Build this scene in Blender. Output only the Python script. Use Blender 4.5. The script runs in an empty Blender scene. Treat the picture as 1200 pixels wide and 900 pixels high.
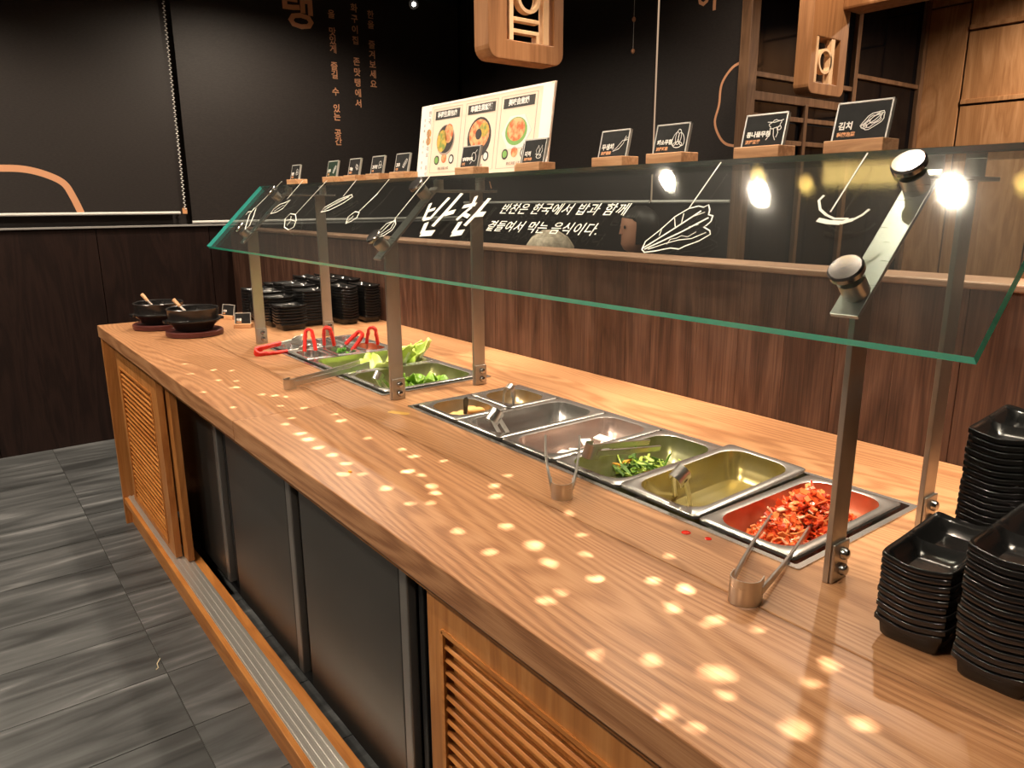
import bpy, bmesh, math, random
from mathutils import Vector, Matrix
random.seed(7)
R = math.radians
COL = bpy.context.scene.collection
SC = bpy.context.scene
HC = 0.90            # counter height above the floor; coordinates below are measured from the counter top

# ------------------------------------------------------------------ camera, world, exposure
cam_d = bpy.data.cameras.new('camera'); cam = bpy.data.objects.new('camera', cam_d); COL.objects.link(cam)
cam_d.sensor_width = 36.0; cam_d.lens = 869.1 * 36.0 / 1200.0; cam_d.clip_start = 0.02
_y, _p, _r = R(142.580), R(-13.750), R(-0.259)
_f = Vector((math.cos(_y)*math.cos(_p), math.sin(_y)*math.cos(_p), math.sin(_p)))
_rt = Vector((math.sin(_y), -math.cos(_y), 0)); _up = _rt.cross(_f)
_x = _rt*math.cos(_r) + _up*math.sin(_r); _u = -_rt*math.sin(_r) + _up*math.cos(_r)
cam.matrix_world = Matrix(((_x.x, _u.x, -_f.x, 1.5776), (_x.y, _u.y, -_f.y, -0.9027), (_x.z, _u.z, -_f.z, 0.4989 + HC), (0, 0, 0, 1)))
SC.camera = cam
w = bpy.data.worlds.new('world'); SC.world = w; w.use_nodes = True
w.node_tree.nodes['Background'].inputs[0].default_value = (1.0, 0.86, 0.72, 1)
w.node_tree.nodes['Background'].inputs[1].default_value = 0.02
SC.view_settings.view_transform = 'Standard'; SC.view_settings.look = 'None'
SC.view_settings.gamma = 1.0; SC.view_settings.use_curve_mapping = False
SC.view_settings.exposure = 0.0
SC.cycles.max_bounces = 10; SC.cycles.transparent_max_bounces = 24; SC.cycles.sample_clamp_indirect = 3.0

# ------------------------------------------------------------------ mesh helpers
class MB:
    def __init__(s): s.v = []; s.f = []; s.m = []; s.mi = 0
    def add(s, vs, fs):
        o = len(s.v); s.v += [tuple(p) for p in vs]; s.f += [tuple(i + o for i in f) for f in fs]; s.m += [s.mi]*len(fs); return s
    def box(s, x0, x1, y0, y1, z0, z1, M=None):
        vs = [Vector((x, y, z)) for z in (z0, z1) for y in (y0, y1) for x in (x0, x1)]
        if M: vs = [M @ p for p in vs]
        return s.add(vs, [(0, 2, 3, 1), (4, 5, 7, 6), (0, 1, 5, 4), (2, 6, 7, 3), (0, 4, 6, 2), (1, 3, 7, 5)])
    def loft(s, loops, cap0=False, cap1=False, closed=True):
        n = len(loops[0]); vs = [p for l in loops for p in l]; fs = []
        for i in range(len(loops)-1):
            for j in range(n if closed else n-1):
                k = (j+1) % n; fs.append((i*n+j, i*n+k, (i+1)*n+k, (i+1)*n+j))
        if cap0: fs.append(tuple(range(n-1, -1, -1)))
        if cap1: fs.append(tuple((len(loops)-1)*n + j for j in range(n)))
        return s.add(vs, fs)
    def lathe(s, prof, n=28, cx=0, cy=0, cap0=True, cap1=True):
        return s.loft([[(cx+r*math.cos(2*math.pi*j/n), cy+r*math.sin(2*math.pi*j/n), z) for j in range(n)] for r, z in prof], cap0, cap1)
    def tube(s, pts, r, n=8, r1=None):
        pts = [Vector(p) for p in pts]; loops = []; a = None
        for i, p in enumerate(pts):
            t = (pts[min(i+1, len(pts)-1)] - pts[max(i-1, 0)]).normalized()
            if a is None: a = t.orthogonal().normalized()
            a = (a - t*a.dot(t)).normalized(); b = t.cross(a)
            rr = r if r1 is None else r + (r1-r)*i/(len(pts)-1)
            loops.append([p + a*rr*math.cos(2*math.pi*j/n) + b*rr*math.sin(2*math.pi*j/n) for j in range(n)])
        return s.loft(loops, True, True)
    def strip(s, pts, wid, thick, wdir):
        """flat bar along pts; wid(s) along wdir, thickness across"""
        pts = [Vector(p) for p in pts]; wd = Vector(wdir).normalized(); loops = []
        for i, p in enumerate(pts):
            t = (pts[min(i+1, len(pts)-1)] - pts[max(i-1, 0)]).normalized()
            nn = t.cross(wd).normalized(); ww = wid[i] if isinstance(wid, (list, tuple)) else wid
            a = wd*ww/2; b = nn*thick/2
            loops.append([p-a-b, p+a-b, p+a+b, p-a+b])
        return s.loft(loops, True, True)
    def ribbon(s, pts, width, O, U, V, N, lift, thick=.0004):
        """drawn line of given width on the plane O + u U + v V, standing thick proud of it"""
        P = [Vector(p) for p in pts]; L = []; n = len(P); shut = (P[0]-P[-1]).length < 1e-6
        for i, p in enumerate(P):
            a = P[i-1] if i > 0 else (P[-2] if shut else p); b = P[i+1] if i < n-1 else (P[1] if shut else p)
            t = (b-a).normalized() if (b-a).length > 0 else Vector((1, 0)); m = Vector((-t.y, t.x))*width/2
            L.append((p+m, p-m))
        loops = []
        for a, b in L:
            loops.append([O+U*a.x+V*a.y+N*lift, O+U*a.x+V*a.y+N*(lift+thick), O+U*b.x+V*b.y+N*(lift+thick), O+U*b.x+V*b.y+N*lift])
        return s.loft(loops, True, True)
    def mesh(s, name, mats, smooth=False):
        me = bpy.data.meshes.new(name); me.from_pydata(s.v, [], s.f); me.update()
        for m in (mats if isinstance(mats, (list, tuple)) else [mats]): me.materials.append(m)
        me.polygons.foreach_set('material_index', s.m)
        bm = bmesh.new(); bm.from_mesh(me); bmesh.ops.recalc_face_normals(bm, faces=bm.faces); bm.to_mesh(me); bm.free()
        if smooth:
            me.polygons.foreach_set('use_smooth', [True]*len(me.polygons))
            try: me.set_sharp_from_angle(angle=R(40))
            except Exception: pass
        return me
def rrect(w, d, r, z, n=6, cx=0, cy=0):
    out = []
    for k, (sx, sy) in enumerate(((1, 1), (-1, 1), (-1, -1), (1, -1))):
        for i in range(n+1):
            a = math.pi/2*k + math.pi/2*i/n
            out.append((cx + sx*(w/2-r) + r*math.cos(a), cy + sy*(d/2-r) + r*math.sin(a), z))
    return out
def ob(name, mb, mat, parent=None, loc=(0, 0, 0), rot=(0, 0, 0), smooth=False, bevel=0):
    me = mb if isinstance(mb, bpy.types.Mesh) else mb.mesh(name, mat, smooth)
    o = bpy.data.objects.new(name, me); COL.objects.link(o); o.location = loc; o.rotation_euler = rot
    if parent: o.parent = parent
    if bevel:
        b = o.modifiers.new('bevel', 'BEVEL'); b.width = bevel; b.segments = 2; b.limit_method = 'ANGLE'
    return o
def tag(o, label, cat, group=None, kind=None):
    o['label'] = label; o['category'] = cat
    if group: o['group'] = group
    if kind: o['kind'] = kind
    return o
def thing(name, label, cat, loc=(0, 0, 0), rot=(0, 0, 0), group=None):
    o = bpy.data.objects.new(name, None); COL.objects.link(o); o.empty_display_size = .05
    o.location = loc; o.rotation_euler = rot; return tag(o, label, cat, group)
def struct(name, mb, mat, label=None, smooth=False, bevel=0):
    o = ob(name, mb, mat, smooth=smooth, bevel=bevel); o['kind'] = 'structure'
    if label: o['label'] = label
    return o
def bx(*a): return MB().box(*a)
def text(name, body, size, mat, parent, M, align='LEFT', bold=0.0, extrude=.0002, space=1.0, line=1.0, sx=1.0):
    c = bpy.data.curves.new(name, 'FONT'); c.body = body; c.size = size; c.align_x = align; c.align_y = 'CENTER'
    c.extrude = extrude; c.offset = bold; c.resolution_u = 2; c.space_character = space; c.space_line = line
    t = bpy.data.objects.new(name, c); me = bpy.data.meshes.new_from_object(t); me.name = name
    bpy.data.objects.remove(t); bpy.data.curves.remove(c)
    me.transform(M @ Matrix.Diagonal((sx, 1, 1, 1))); me.materials.clear(); me.materials.append(mat)
    o = bpy.data.objects.new(name, me); COL.objects.link(o)
    if parent: o.parent = parent
    return o
def frame(O, U, V):
    U = Vector(U).normalized(); V = Vector(V).normalized(); N = U.cross(V)
    return Matrix(((U.x, V.x, N.x, O[0]), (U.y, V.y, N.y, O[1]), (U.z, V.z, N.z, O[2]), (0, 0, 0, 1)))

# ------------------------------------------------------------------ materials
def mat(name, col, rough=.5, metal=0, spec=.5, **kw):
    m = bpy.data.materials.new(name); m.use_nodes = True; p = m.node_tree.nodes['Principled BSDF']
    p.inputs['Base Color'].default_value = (*col, 1); p.inputs['Roughness'].default_value = rough
    p.inputs['Metallic'].default_value = metal; p.inputs['Specular IOR Level'].default_value = spec
    for k, v in kw.items(): p.inputs[k].default_value = v
    return m
def nodes(m): return m.node_tree.nodes, m.node_tree.links, m.node_tree.nodes['Principled BSDF']
def ramp(N, stops):
    r = N.new('ShaderNodeValToRGB'); e = r.color_ramp.elements
    while len(e) < len(stops): e.new(.5)
    for i, (p, c) in enumerate(stops): e[i].position = p; e[i].color = (*c, 1)
    return r
def coords(m, scale, rnd=True, rot=(0, 0, 0)):
    N, L, P = nodes(m); tc = N.new('ShaderNodeTexCoord'); mp = N.new('ShaderNodeMapping')
    mp.inputs['Scale'].default_value = scale; mp.inputs['Rotation'].default_value = rot
    L.new(tc.outputs['Object'], mp.inputs['Vector'])
    if rnd:
        oi = N.new('ShaderNodeObjectInfo'); mu = N.new('ShaderNodeMath'); mu.operation = 'MULTIPLY'; mu.inputs[1].default_value = 37.0
        L.new(oi.outputs['Random'], mu.inputs[0]); L.new(mu.outputs[0], mp.inputs['Location'])
    return mp
def wood(name, dark, mid, light, along='x', rough=.4, band=9.0, spec=.4, bump=.15, grain=1.0, coat=0, fine=1.0, fmix=.55, dist=1.6, stops=(.15, .5, .85)):
    m = mat(name, mid, rough, 0, spec); N, L, P = nodes(m)
    lo, hi = .35, 1.0
    s = {'x': (lo*.35, hi, hi), 'y': (hi, lo*.35, hi), 'z': (hi, hi, lo*.35)}[along]
    mp = coords(m, s)
    wv = N.new('ShaderNodeTexNoise'); wv.inputs['Scale'].default_value = band; wv.inputs['Detail'].default_value = 5; wv.inputs['Distortion'].default_value = dist
    L.new(mp.outputs[0], wv.inputs['Vector'])
    # growth rings: fold the noise so that it draws long cathedral lines
    mu = N.new('ShaderNodeMath'); mu.operation = 'MULTIPLY'; mu.inputs[1].default_value = 9.0*grain; L.new(wv.outputs['Fac'], mu.inputs[0])
    fr = N.new('ShaderNodeMath'); fr.operation = 'PINGPONG'; fr.inputs[1].default_value = 1.0; L.new(mu.outputs[0], fr.inputs[0])
    s2 = {'x': (1.2, 60, 60), 'y': (60, 1.2, 60), 'z': (60, 60, 1.2)}[along]
    mp2 = coords(m, s2); fn = N.new('ShaderNodeTexNoise'); fn.inputs['Scale'].default_value = 3.0*fine; fn.inputs['Detail'].default_value = 4
    L.new(mp2.outputs[0], fn.inputs['Vector'])
    mx = N.new('ShaderNodeMix'); mx.data_type = 'FLOAT'; mx.inputs[0].default_value = fmix
    L.new(fr.outputs[0], mx.inputs[2]); L.new(fn.outputs['Fac'], mx.inputs[3])
    r = ramp(N, [(stops[0], dark), (stops[1], mid), (stops[2], light)]); L.new(mx.outputs[0], r.inputs[0]); L.new(r.outputs[0], P.inputs['Base Color'])
    b = N.new('ShaderNodeBump'); b.inputs['Strength'].default_value = bump; b.inputs['Distance'].default_value = .001
    L.new(fn.outputs['Fac'], b.inputs['Height']); L.new(b.outputs[0], P.inputs['Normal'])
    if coat: P.inputs['Coat Weight'].default_value = coat; P.inputs['Coat Roughness'].default_value = .2
    return m
def speckle(m, c1, c2, scale=8, detail=6, lo=.35, hi=.65, sv=(1, 1, 1), rnd=True, bump=0):
    N, L, P = nodes(m); mp = coords(m, sv, rnd); n = N.new('ShaderNodeTexNoise')
    n.inputs['Scale'].default_value = scale; n.inputs['Detail'].default_value = detail; L.new(mp.outputs[0], n.inputs['Vector'])
    r = ramp(N, [(lo, c1), (hi, c2)]); L.new(n.outputs['Fac'], r.inputs[0]); L.new(r.outputs[0], P.inputs['Base Color'])
    if bump:
        b = N.new('ShaderNodeBump'); b.inputs['Strength'].default_value = bump; b.inputs['Distance'].default_value = .002
        L.new(n.outputs['Fac'], b.inputs['Height']); L.new(b.outputs[0], P.inputs['Normal'])
    return m
def emit(name, col, s):
    m = mat(name, (0, 0, 0)); N, L, P = nodes(m); P.inputs['Emission Color'].default_value = (*col, 1); P.inputs['Emission Strength'].default_value = s; return m
M = {}
M['top'] = mat('counter_oak', (.36, .18, .085), .36, 0, .4)
def fine_oak(m, dark, mid, light):
    """flat-sawn oak: long cathedral lines along x, crossed by short pores"""
    N, L, P = nodes(m); mp = coords(m, (.13, 1, 1)); wv = N.new('ShaderNodeTexWave'); wv.wave_type = 'BANDS'; wv.bands_direction = 'Y'; wv.wave_profile = 'SIN'
    for k, v in (('Scale', 16), ('Distortion', 85), ('Detail', 2.0), ('Detail Scale', .30), ('Detail Roughness', .4)): wv.inputs[k].default_value = v
    L.new(mp.outputs[0], wv.inputs['Vector'])
    mp2 = coords(m, (2.6, 90, 90)); fn = N.new('ShaderNodeTexNoise'); fn.inputs['Scale'].default_value = 6; fn.inputs['Detail'].default_value = 3; L.new(mp2.outputs[0], fn.inputs['Vector'])
    mp3 = coords(m, (.5, 2.5, 2.5)); bn = N.new('ShaderNodeTexNoise'); bn.inputs['Scale'].default_value = 2; bn.inputs['Detail'].default_value = 2; L.new(mp3.outputs[0], bn.inputs['Vector'])
    a = N.new('ShaderNodeMix'); a.data_type = 'FLOAT'; a.inputs[0].default_value = .74; L.new(wv.outputs['Fac'], a.inputs[2]); L.new(fn.outputs['Fac'], a.inputs[3])
    b = N.new('ShaderNodeMix'); b.data_type = 'FLOAT'; b.inputs[0].default_value = .30; L.new(a.outputs[0], b.inputs[2]); L.new(bn.outputs['Fac'], b.inputs[3])
    r = ramp(N, [(.33, dark), (.50, mid), (.66, light)]); L.new(b.outputs[0], r.inputs[0]); L.new(r.outputs[0], P.inputs['Base Color'])
    bp = N.new('ShaderNodeBump'); bp.inputs['Strength'].default_value = .12; bp.inputs['Distance'].default_value = .001; L.new(fn.outputs['Fac'], bp.inputs['Height']); L.new(bp.outputs[0], P.inputs['Normal'])
fine_oak(M['top'], (.25, .108, .046), (.395, .192, .088), (.475, .255, .126))
M['honey'] = wood('honey_oak', (.36, .125, .026), (.50, .19, .042), (.60, .26, .07), 'x', .42, 8.0)
M['honey_z'] = wood('honey_oak_upright', (.33, .120, .030), (.45, .18, .048), (.55, .25, .08), 'z', .42, 8.0)
M['cab'] = wood('cabinet_oak', (.34, .155, .062), (.46, .225, .098), (.58, .31, .15), 'z', .42, 6.0)
M['plank'] = wood('dark_walnut_boards', (.028, .013, .009), (.090, .042, .028), (.17, .088, .058), 'z', .5, 10.0, .35, .5, fine=1.6, fmix=.66, dist=.5)
M['wains'] = wood('dark_wainscot', (.008, .0036, .003), (.014, .0064, .005), (.021, .0098, .0075), 'z', .45, 8.0, .3)
M['cap'] = wood('ledge_oak', (.16, .085, .05), (.24, .135, .085), (.31, .18, .115), 'x', .45, 7)
M['lantern'] = wood('lantern_ash', (.22, .090, .032), (.31, .138, .052), (.40, .19, .08), 'z', .5, 6)
M['base'] = wood('sign_base_pine', (.46, .22, .10), (.62, .33, .16), (.74, .44, .24), 'x', .5, 30)
M['post'] = wood('partition_walnut', (.09, .045, .022), (.15, .078, .04), (.22, .12, .065), 'z', .5, 8)
M['blind'] = speckle(mat('black_roller_fabric', (.02, .016, .015), .55, 0, .4), (.017, .0135, .0125), (.025, .020, .0185), 60, 2, sv=(1, 1, 4), bump=.1)
M['rail'] = mat('pale_rail', (.82, .80, .76), .4)
M['grey'] = mat('grey_sill', (.30, .29, .28), .45)
M['paint'] = mat('copper_print', (.70, .34, .18), .6)
M['steel'] = mat('brushed_steel', (.60, .58, .55), .28, 1.0)
N_, L_, P_ = nodes(M['steel']); _mp = coords(M['steel'], (4, 4, 90)); _n = N_.new('ShaderNodeTexNoise'); _n.inputs['Scale'].default_value = 5; _n.inputs['Detail'].default_value = 5
L_.new(_mp.outputs[0], _n.inputs['Vector']); _rr = N_.new('ShaderNodeMapRange'); _rr.inputs[3].default_value = .2; _rr.inputs[4].default_value = .42
L_.new(_n.outputs['Fac'], _rr.inputs[0]); L_.new(_rr.outputs[0], P_.inputs['Roughness'])
M['post_steel'] = speckle(mat('post_steel', (.52, .48, .43), .38, .9), (.40, .36, .31), (.56, .52, .47), 9, 8, .3, .6, (1, 1, .4))
M['pan'] = mat('pan_steel', (.60, .59, .57), .27, .95)
M['chrome'] = mat('polished_steel', (.46, .45, .44), .22, 1.0)
M['fridge'] = speckle(mat('fridge_steel', (.15, .145, .14), .33, .85), (.145, .138, .13), (.155, .148, .14), 6, 2, .3, .7, (1, 1, .3))
M['fridge_edge'] = mat('fridge_door_edge', (.38, .36, .34), .35, .8)
M['black'] = mat('black_rubber', (.008, .008, .009), .45)
M['dish'] = mat('black_melamine', (.009, .009, .0092), .20, 0, .6)
M['pot'] = mat('black_stone_pot', (.014, .013, .013), .25, 0, .6)
M['tray'] = speckle(mat('maroon_wood', (.085, .018, .016), .4), (.065, .013, .012), (.10, .024, .02), 12, 4)
M['red'] = mat('red_plastic', (.75, .022, .014), .35)
M['blade'] = mat('dark_steel_blade', (.36, .29, .25), .3, .9)
M['alu'] = mat('aluminium_track', (.72, .70, .66), .32, .75)
M['white'] = mat('white_etching', (.86, .88, .80), .6)
M['white_p'] = mat('white_print', (.85, .84, .80), .6)
M['black_p'] = mat('dark_print', (.03, .026, .024), .6)
M['orange_p'] = mat('orange_print', (.75, .36, .16), .6)
M['chalk'] = speckle(mat('chalkboard_card', (.012, .012, .012), .6, 0, .2), (.008, .0085, .009), (.015, .0155, .016), 40, 4)
M['board'] = mat('peach_menu_card', (.90, .72, .58), .5)
M['skin'] = mat('skin', (.52, .25, .16), .55); M['hair_g'] = speckle(mat('grey_blond_hair', (.30, .24, .17), .6), (.20, .16, .11), (.38, .31, .23), 60, 3, sv=(1, 1, .3))
M['hair_d'] = mat('dark_hair', (.018, .014, .012), .5); M['cloth'] = mat('dark_cloth', (.04, .04, .05), .8)
def glassmat(name, tint, rough, ior=1.5, gain=1.0, haze=0):
    m = bpy.data.materials.new(name); m.use_nodes = True; N = m.node_tree.nodes; L = m.node_tree.links
    N.remove(N['Principled BSDF']); o = N['Material Output']
    t = N.new('ShaderNodeBsdfTransparent'); t.inputs[0].default_value = (*tint, 1)
    g = N.new('ShaderNodeBsdfGlossy'); g.inputs['Roughness'].default_value = rough
    ge = N.new('ShaderNodeNewGeometry'); dt = N.new('ShaderNodeVectorMath'); dt.operation = 'DOT_PRODUCT'; L.new(ge.outputs['Normal'], dt.inputs[0]); L.new(ge.outputs['Incoming'], dt.inputs[1])
    def mth(op, a, b=None, clamp=False):
        n = N.new('ShaderNodeMath'); n.operation = op; n.use_clamp = clamp
        for i, v in enumerate((a, b)):
            if v is None: continue
            if isinstance(v, float): n.inputs[i].default_value = v
            else: L.new(v, n.inputs[i])
        return n.outputs[0]
    f0 = ((ior-1)/(ior+1))**2       # Schlick reflectance, the same on both faces of the sheet
    p5 = mth('POWER', mth('SUBTRACT', 1.0, mth('ABSOLUTE', dt.outputs['Value'])), 5.0)
    mu = N.new('ShaderNodeMath'); mu.operation = 'MULTIPLY'; mu.use_clamp = True; mu.inputs[1].default_value = gain; L.new(mth('ADD', mth('MULTIPLY', p5, 1-f0), f0), mu.inputs[0])
    if haze:      # fine wiping scratches: a second, wider gloss
        g2 = N.new('ShaderNodeBsdfGlossy'); g2.inputs['Roughness'].default_value = .38; h = N.new('ShaderNodeMixShader'); h.inputs[0].default_value = haze
        L.new(g.outputs[0], h.inputs[1]); L.new(g2.outputs[0], h.inputs[2]); g = h
    x = N.new('ShaderNodeMixShader'); L.new(mu.outputs[0], x.inputs[0]); L.new(t.outputs[0], x.inputs[1]); L.new(g.outputs[0], x.inputs[2]); L.new(x.outputs[0], o.inputs[0])
    return m
M['glass'] = glassmat('sneeze_guard_glass', (.79, .83, .82), .05, 1.65, 1.0, .13)
M['glass_s'] = glassmat('shelf_glass', (.93, .95, .94), .05, 1.5)
M['glass_edge'] = mat('green_glass_edge', (.06, 1.0, .96), .2, 0, .6)  # light piped to the edge is put into this bright colour
M['shelf_edge'] = mat('dark_green_glass_edge', (.012, .035, .030), .15, 0, .6)
M['acrylic_edge'] = mat('frosted_acrylic_edge', (.50, .49, .46), .3)
M['acrylic'] = glassmat('clear_acrylic', (.95, .96, .96), .08, 1.4)
M['pane'] = mat('dark_window_pane', (.004, .004, .005), .06, 0, .12)
DRAW={
 'knife':[(0.0022,[(-1.1038,0.2217),(-1.138,0.088)]),(0.004,[(-1.1458,0.0921),(-1.1367,0.059),(-1.0732,0.0075),(-1.0523,-0.0078),(-1.0399,0.0085),(-1.086,0.0557),(-1.124,0.0881)]),(0.003,[(-1.1412,0.0755),(-1.1779,0.071),(-1.1721,0.0585)])],
 'ladle':[(0.0022,[(-0.9054,0.2192),(-0.9047,0.1324)]),(0.003,[(-0.9375,0.0659),(-0.948,0.0854),(-0.9263,0.109),(-0.8935,0.1168),(-0.8678,0.1283),(-0.8718,0.1129),(-0.8704,0.0898),(-0.897,0.0742),(-0.9375,0.0659)]),(0.002,[(-0.9267,0.0778),(-0.8889,0.1052)])],
 'tomato':[(0.0022,[(-0.7022,0.2124),(-0.7207,0.0653)]),(0.003,[(-0.7216,0.0111),(-0.7737,0.0461),(-0.7679,0.0683),(-0.7207,0.0653),(-0.6741,0.0411),(-0.6493,0.0135),(-0.6715,0.0022),(-0.7216,0.0111)]),(0.002,[(-0.7548,0.0392),(-0.7265,0.0435),(-0.6777,0.0374)]),(0.002,[(-0.713,0.0186),(-0.7149,0.0365),(-0.7431,0.0577)])],
 'cucumber':[(0.0022,[(-0.4867,0.2086),(-0.4818,0.1398)]),(0.003,[(-0.5435,0.0769),(-0.5469,0.0955),(-0.4903,0.1297),(-0.4344,0.146),(-0.4176,0.1378),(-0.4434,0.1127),(-0.4963,0.0856),(-0.5435,0.0769)]),(0.002,[(-0.5313,0.0866),(-0.4871,0.1113),(-0.4399,0.1381)]),(0.002,[(-0.5259,0.0935),(-0.4872,0.1195),(-0.4455,0.1381)])],
 'brush':[(0.0022,[(-0.2805,0.2014),(-0.2802,0.1472)]),(0.005,[(-0.2782,0.1472),(-0.287,0.122)]),(0.003,[(-0.287,0.122),(-0.3016,0.0798)]),(0.003,[(-0.3203,0.0369),(-0.339,0.0616),(-0.3235,0.0808),(-0.294,0.0781),(-0.2842,0.0595),(-0.2976,0.0468),(-0.3203,0.0369)]),(0.002,[(-0.3194,0.04),(-0.3126,0.0653)])],
 'whisk':[(0.0022,[(-0.0732,0.205),(-0.0746,0.0599)]),(0.0025,[(-0.0746,0.0599),(-0.0489,0.0418),(-0.0439,0.0233),(-0.0627,0.004),(-0.0882,-0.0019),(-0.1041,0.0163),(-0.0968,0.0427),(-0.0662,0.053)]),(0.002,[(-0.0662,0.053),(-0.0562,0.0275),(-0.0834,0.0031)]),(0.002,[(-0.0703,0.0553),(-0.0812,0.0361),(-0.0898,0.0051)]),(0.005,[(-0.0918,0.0027),(-0.1167,-0.0089)])],
 'cabbage':[(0.002,[(0.8116,0.1974),(0.8103,0.0978)]),(0.0022,[(0.7728,0.0111),(0.7691,0.0276),(0.7819,0.0503),(0.7944,0.0806),(0.8103,0.0978),(0.826,0.1031),(0.8368,0.1006),(0.8429,0.1057),(0.8513,0.0956),(0.8551,0.0856),(0.8644,0.0833),(0.8676,0.0722),(0.864,0.0635),(0.861,0.0609),(0.8763,0.0541),(0.8816,0.047),(0.869,0.0331),(0.8507,0.0223),(0.8433,0.0157),(0.8259,0.017),(0.7995,0.009),(0.7819,0.0053),(0.7728,0.0111)]),(0.003,[(0.7735,0.0137),(0.8068,0.0539),(0.8369,0.0929)]),(0.003,[(0.7777,0.0114),(0.8264,0.0496),(0.8588,0.0794)]),(0.0016,[(0.785,0.0119),(0.8126,0.0262),(0.8319,0.0336),(0.8529,0.0371),(0.872,0.0503)]),(0.0012,[(0.8153,0.067),(0.8072,0.0874)]),(0.0012,[(0.8083,0.059),(0.7957,0.0768)]),(0.0012,[(0.8262,0.08),(0.8453,0.0905)]),(0.0012,[(0.834,0.0599),(0.8491,0.0655)]),(0.0012,[(0.8142,0.0238),(0.8149,0.0339),(0.8249,0.0369),(0.8311,0.0423),(0.8439,0.0404),(0.8536,0.0507)]),(0.0012,[(0.7886,0.0403),(0.7851,0.053)])],
 'pepper':[(0.002,[(1.0466,0.2001),(1.0452,0.0929)]),(0.0035,[(1.0218,0.1228),(1.019,0.1135),(1.0287,0.0973),(1.0427,0.087)]),(0.007,[(1.034,0.0791),(1.0503,0.075),(1.068,0.0742)]),(0.006,[(1.068,0.0742),(1.0821,0.0803)]),(0.0035,[(1.0821,0.0803),(1.09,0.0883),(1.0945,0.098)]),(0.003,[(1.0403,0.0883),(1.0562,0.081),(1.0748,0.0814)])],
 'title':[(0.01,[(0.0357,0.1101),(0.061,0.0593)]),(0.011,[(0.0622,0.0593),(0.0867,0.0643),(0.091,0.0968),(0.0967,0.1281)]),(0.009,[(0.0509,0.0852),(0.0742,0.0935)]),(0.013,[(0.1362,0.141),(0.1307,0.0905),(0.1225,0.0404)]),(0.014,[(0.1358,0.0775),(0.1649,0.0856)]),(0.014,[(0.0851,0.0501),(0.1002,0.0192)]),(0.017,[(0.1001,0.0166),(0.1467,0.0211)]),(0.01,[(0.2029,0.1315),(0.2122,0.1102)]),(0.011,[(0.1825,0.1004),(0.2259,0.1073)]),(0.01,[(0.2173,0.0997),(0.2071,0.0828),(0.1977,0.0608)]),(0.011,[(0.207,0.0786),(0.2348,0.0716)]),(0.013,[(0.2588,0.1247),(0.2548,0.0834),(0.2451,0.0456)]),(0.014,[(0.2557,0.0773),(0.2843,0.0798)]),(0.014,[(0.2183,0.0559),(0.2236,0.0243)]),(0.016,[(0.2216,0.021),(0.2584,0.0274)])],
}
DOTS= [(-1.013,-0.342,1),(-0.909,-0.321,1),(-0.762,-0.275,2),(-0.716,-0.235,1),(-0.75,-0.345,1),(-0.611,-0.304,1),(-0.569,-0.266,1),(-0.493,-0.294,2),(-0.492,-0.381,1),(-0.285,-0.363,1),(-0.369,-0.262,1),(-0.334,-0.24,2),(-0.304,-0.223,1),(-0.224,-0.267,1),(-0.167,-0.226,1),(-0.098,-0.286,1),(-0.057,-0.319,1),(-0.063,-0.188,1),(-0.004,-0.201,2),(0.034,-0.317,2),(0.084,-0.32,2),(0.149,-0.324,2),(0.213,-0.321,2),(0.278,-0.321,2),(0.331,-0.352,2),(0.353,-0.322,1),(0.442,-0.321,2),(0.154,-0.214,1),(0.271,-0.191,1),(0.324,-0.194,2),(0.391,-0.247,2),(0.384,-0.162,1),(0.395,-0.249,2),(0.426,-0.236,1),(0.488,-0.252,2),(0.517,-0.264,2),(0.53,-0.322,1),(0.552,-0.294,1),(0.528,-0.111,1),(0.554,-0.163,2),(0.598,-0.189,2),(0.673,-0.321,2),(0.762,-0.324,2),(0.708,-0.25,2),(0.786,-0.258,3),(0.841,-0.274,2),(0.73,-0.137,1),(0.804,-0.176,1),(0.854,-0.217,1),(0.913,-0.316,1),(0.919,-0.345,2),(0.917,-0.252,1),(0.932,-0.123,1),(0.969,-0.197,1),(1.008,-0.181,2),(0.915,-0.254,2),(0.97,-0.195,1),(1.009,-0.18,2),(1.03,-0.23,2),(1.082,-0.207,2),(1.081,-0.227,1),(1.126,-0.187,1),(1.042,-0.375,1),(1.09,-0.334,2),(1.149,-0.297,3),(1.181,-0.317,1),(1.157,-0.388,2),(1.192,-0.384,1),(1.252,-0.307,3),(1.218,-0.185,2),(1.221,-0.229,1),(1.289,-0.248,2)]
GLINT = 1250.0; GS = (1.0, 1.0)

# ------------------------------------------------------------------ the room
M['tile'] = mat('grey_slate_tile', (.13, .13, .125), .38, 0, .45)
N_, L_, P_ = nodes(M['tile']); _a = coords(M['tile'], (7, .7, 1)); _n = N_.new('ShaderNodeTexNoise'); _n.inputs['Scale'].default_value = 2.2; _n.inputs['Detail'].default_value = 9; _n.inputs['Distortion'].default_value = .8
L_.new(_a.outputs[0], _n.inputs['Vector']); _r2 = ramp(N_, [(.30, (.040, .043, .045)), (.47, (.080, .086, .090)), (.60, (.120, .128, .133)), (.74, (.24, .25, .26))])
L_.new(_n.outputs['Fac'], _r2.inputs[0]); L_.new(_r2.outputs[0], P_.inputs['Base Color'])
M['grout'] = mat('grout', (.05, .05, .048), .7)
M['ceil'] = mat('dark_ceiling', (.035, .030, .027), .8)
M['wall_d'] = mat('dark_wall', (.016, .011, .010), .6)
fl = struct('floor', bx(-3.5, 2.7, -3.3, 4.3, -1.0, -.904), M['grout'], 'grey slate-look tiled floor')
tile_me = bx(.0015, .2985, .0015, .5985, -.008, 0).mesh('tile', M['tile'])
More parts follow.
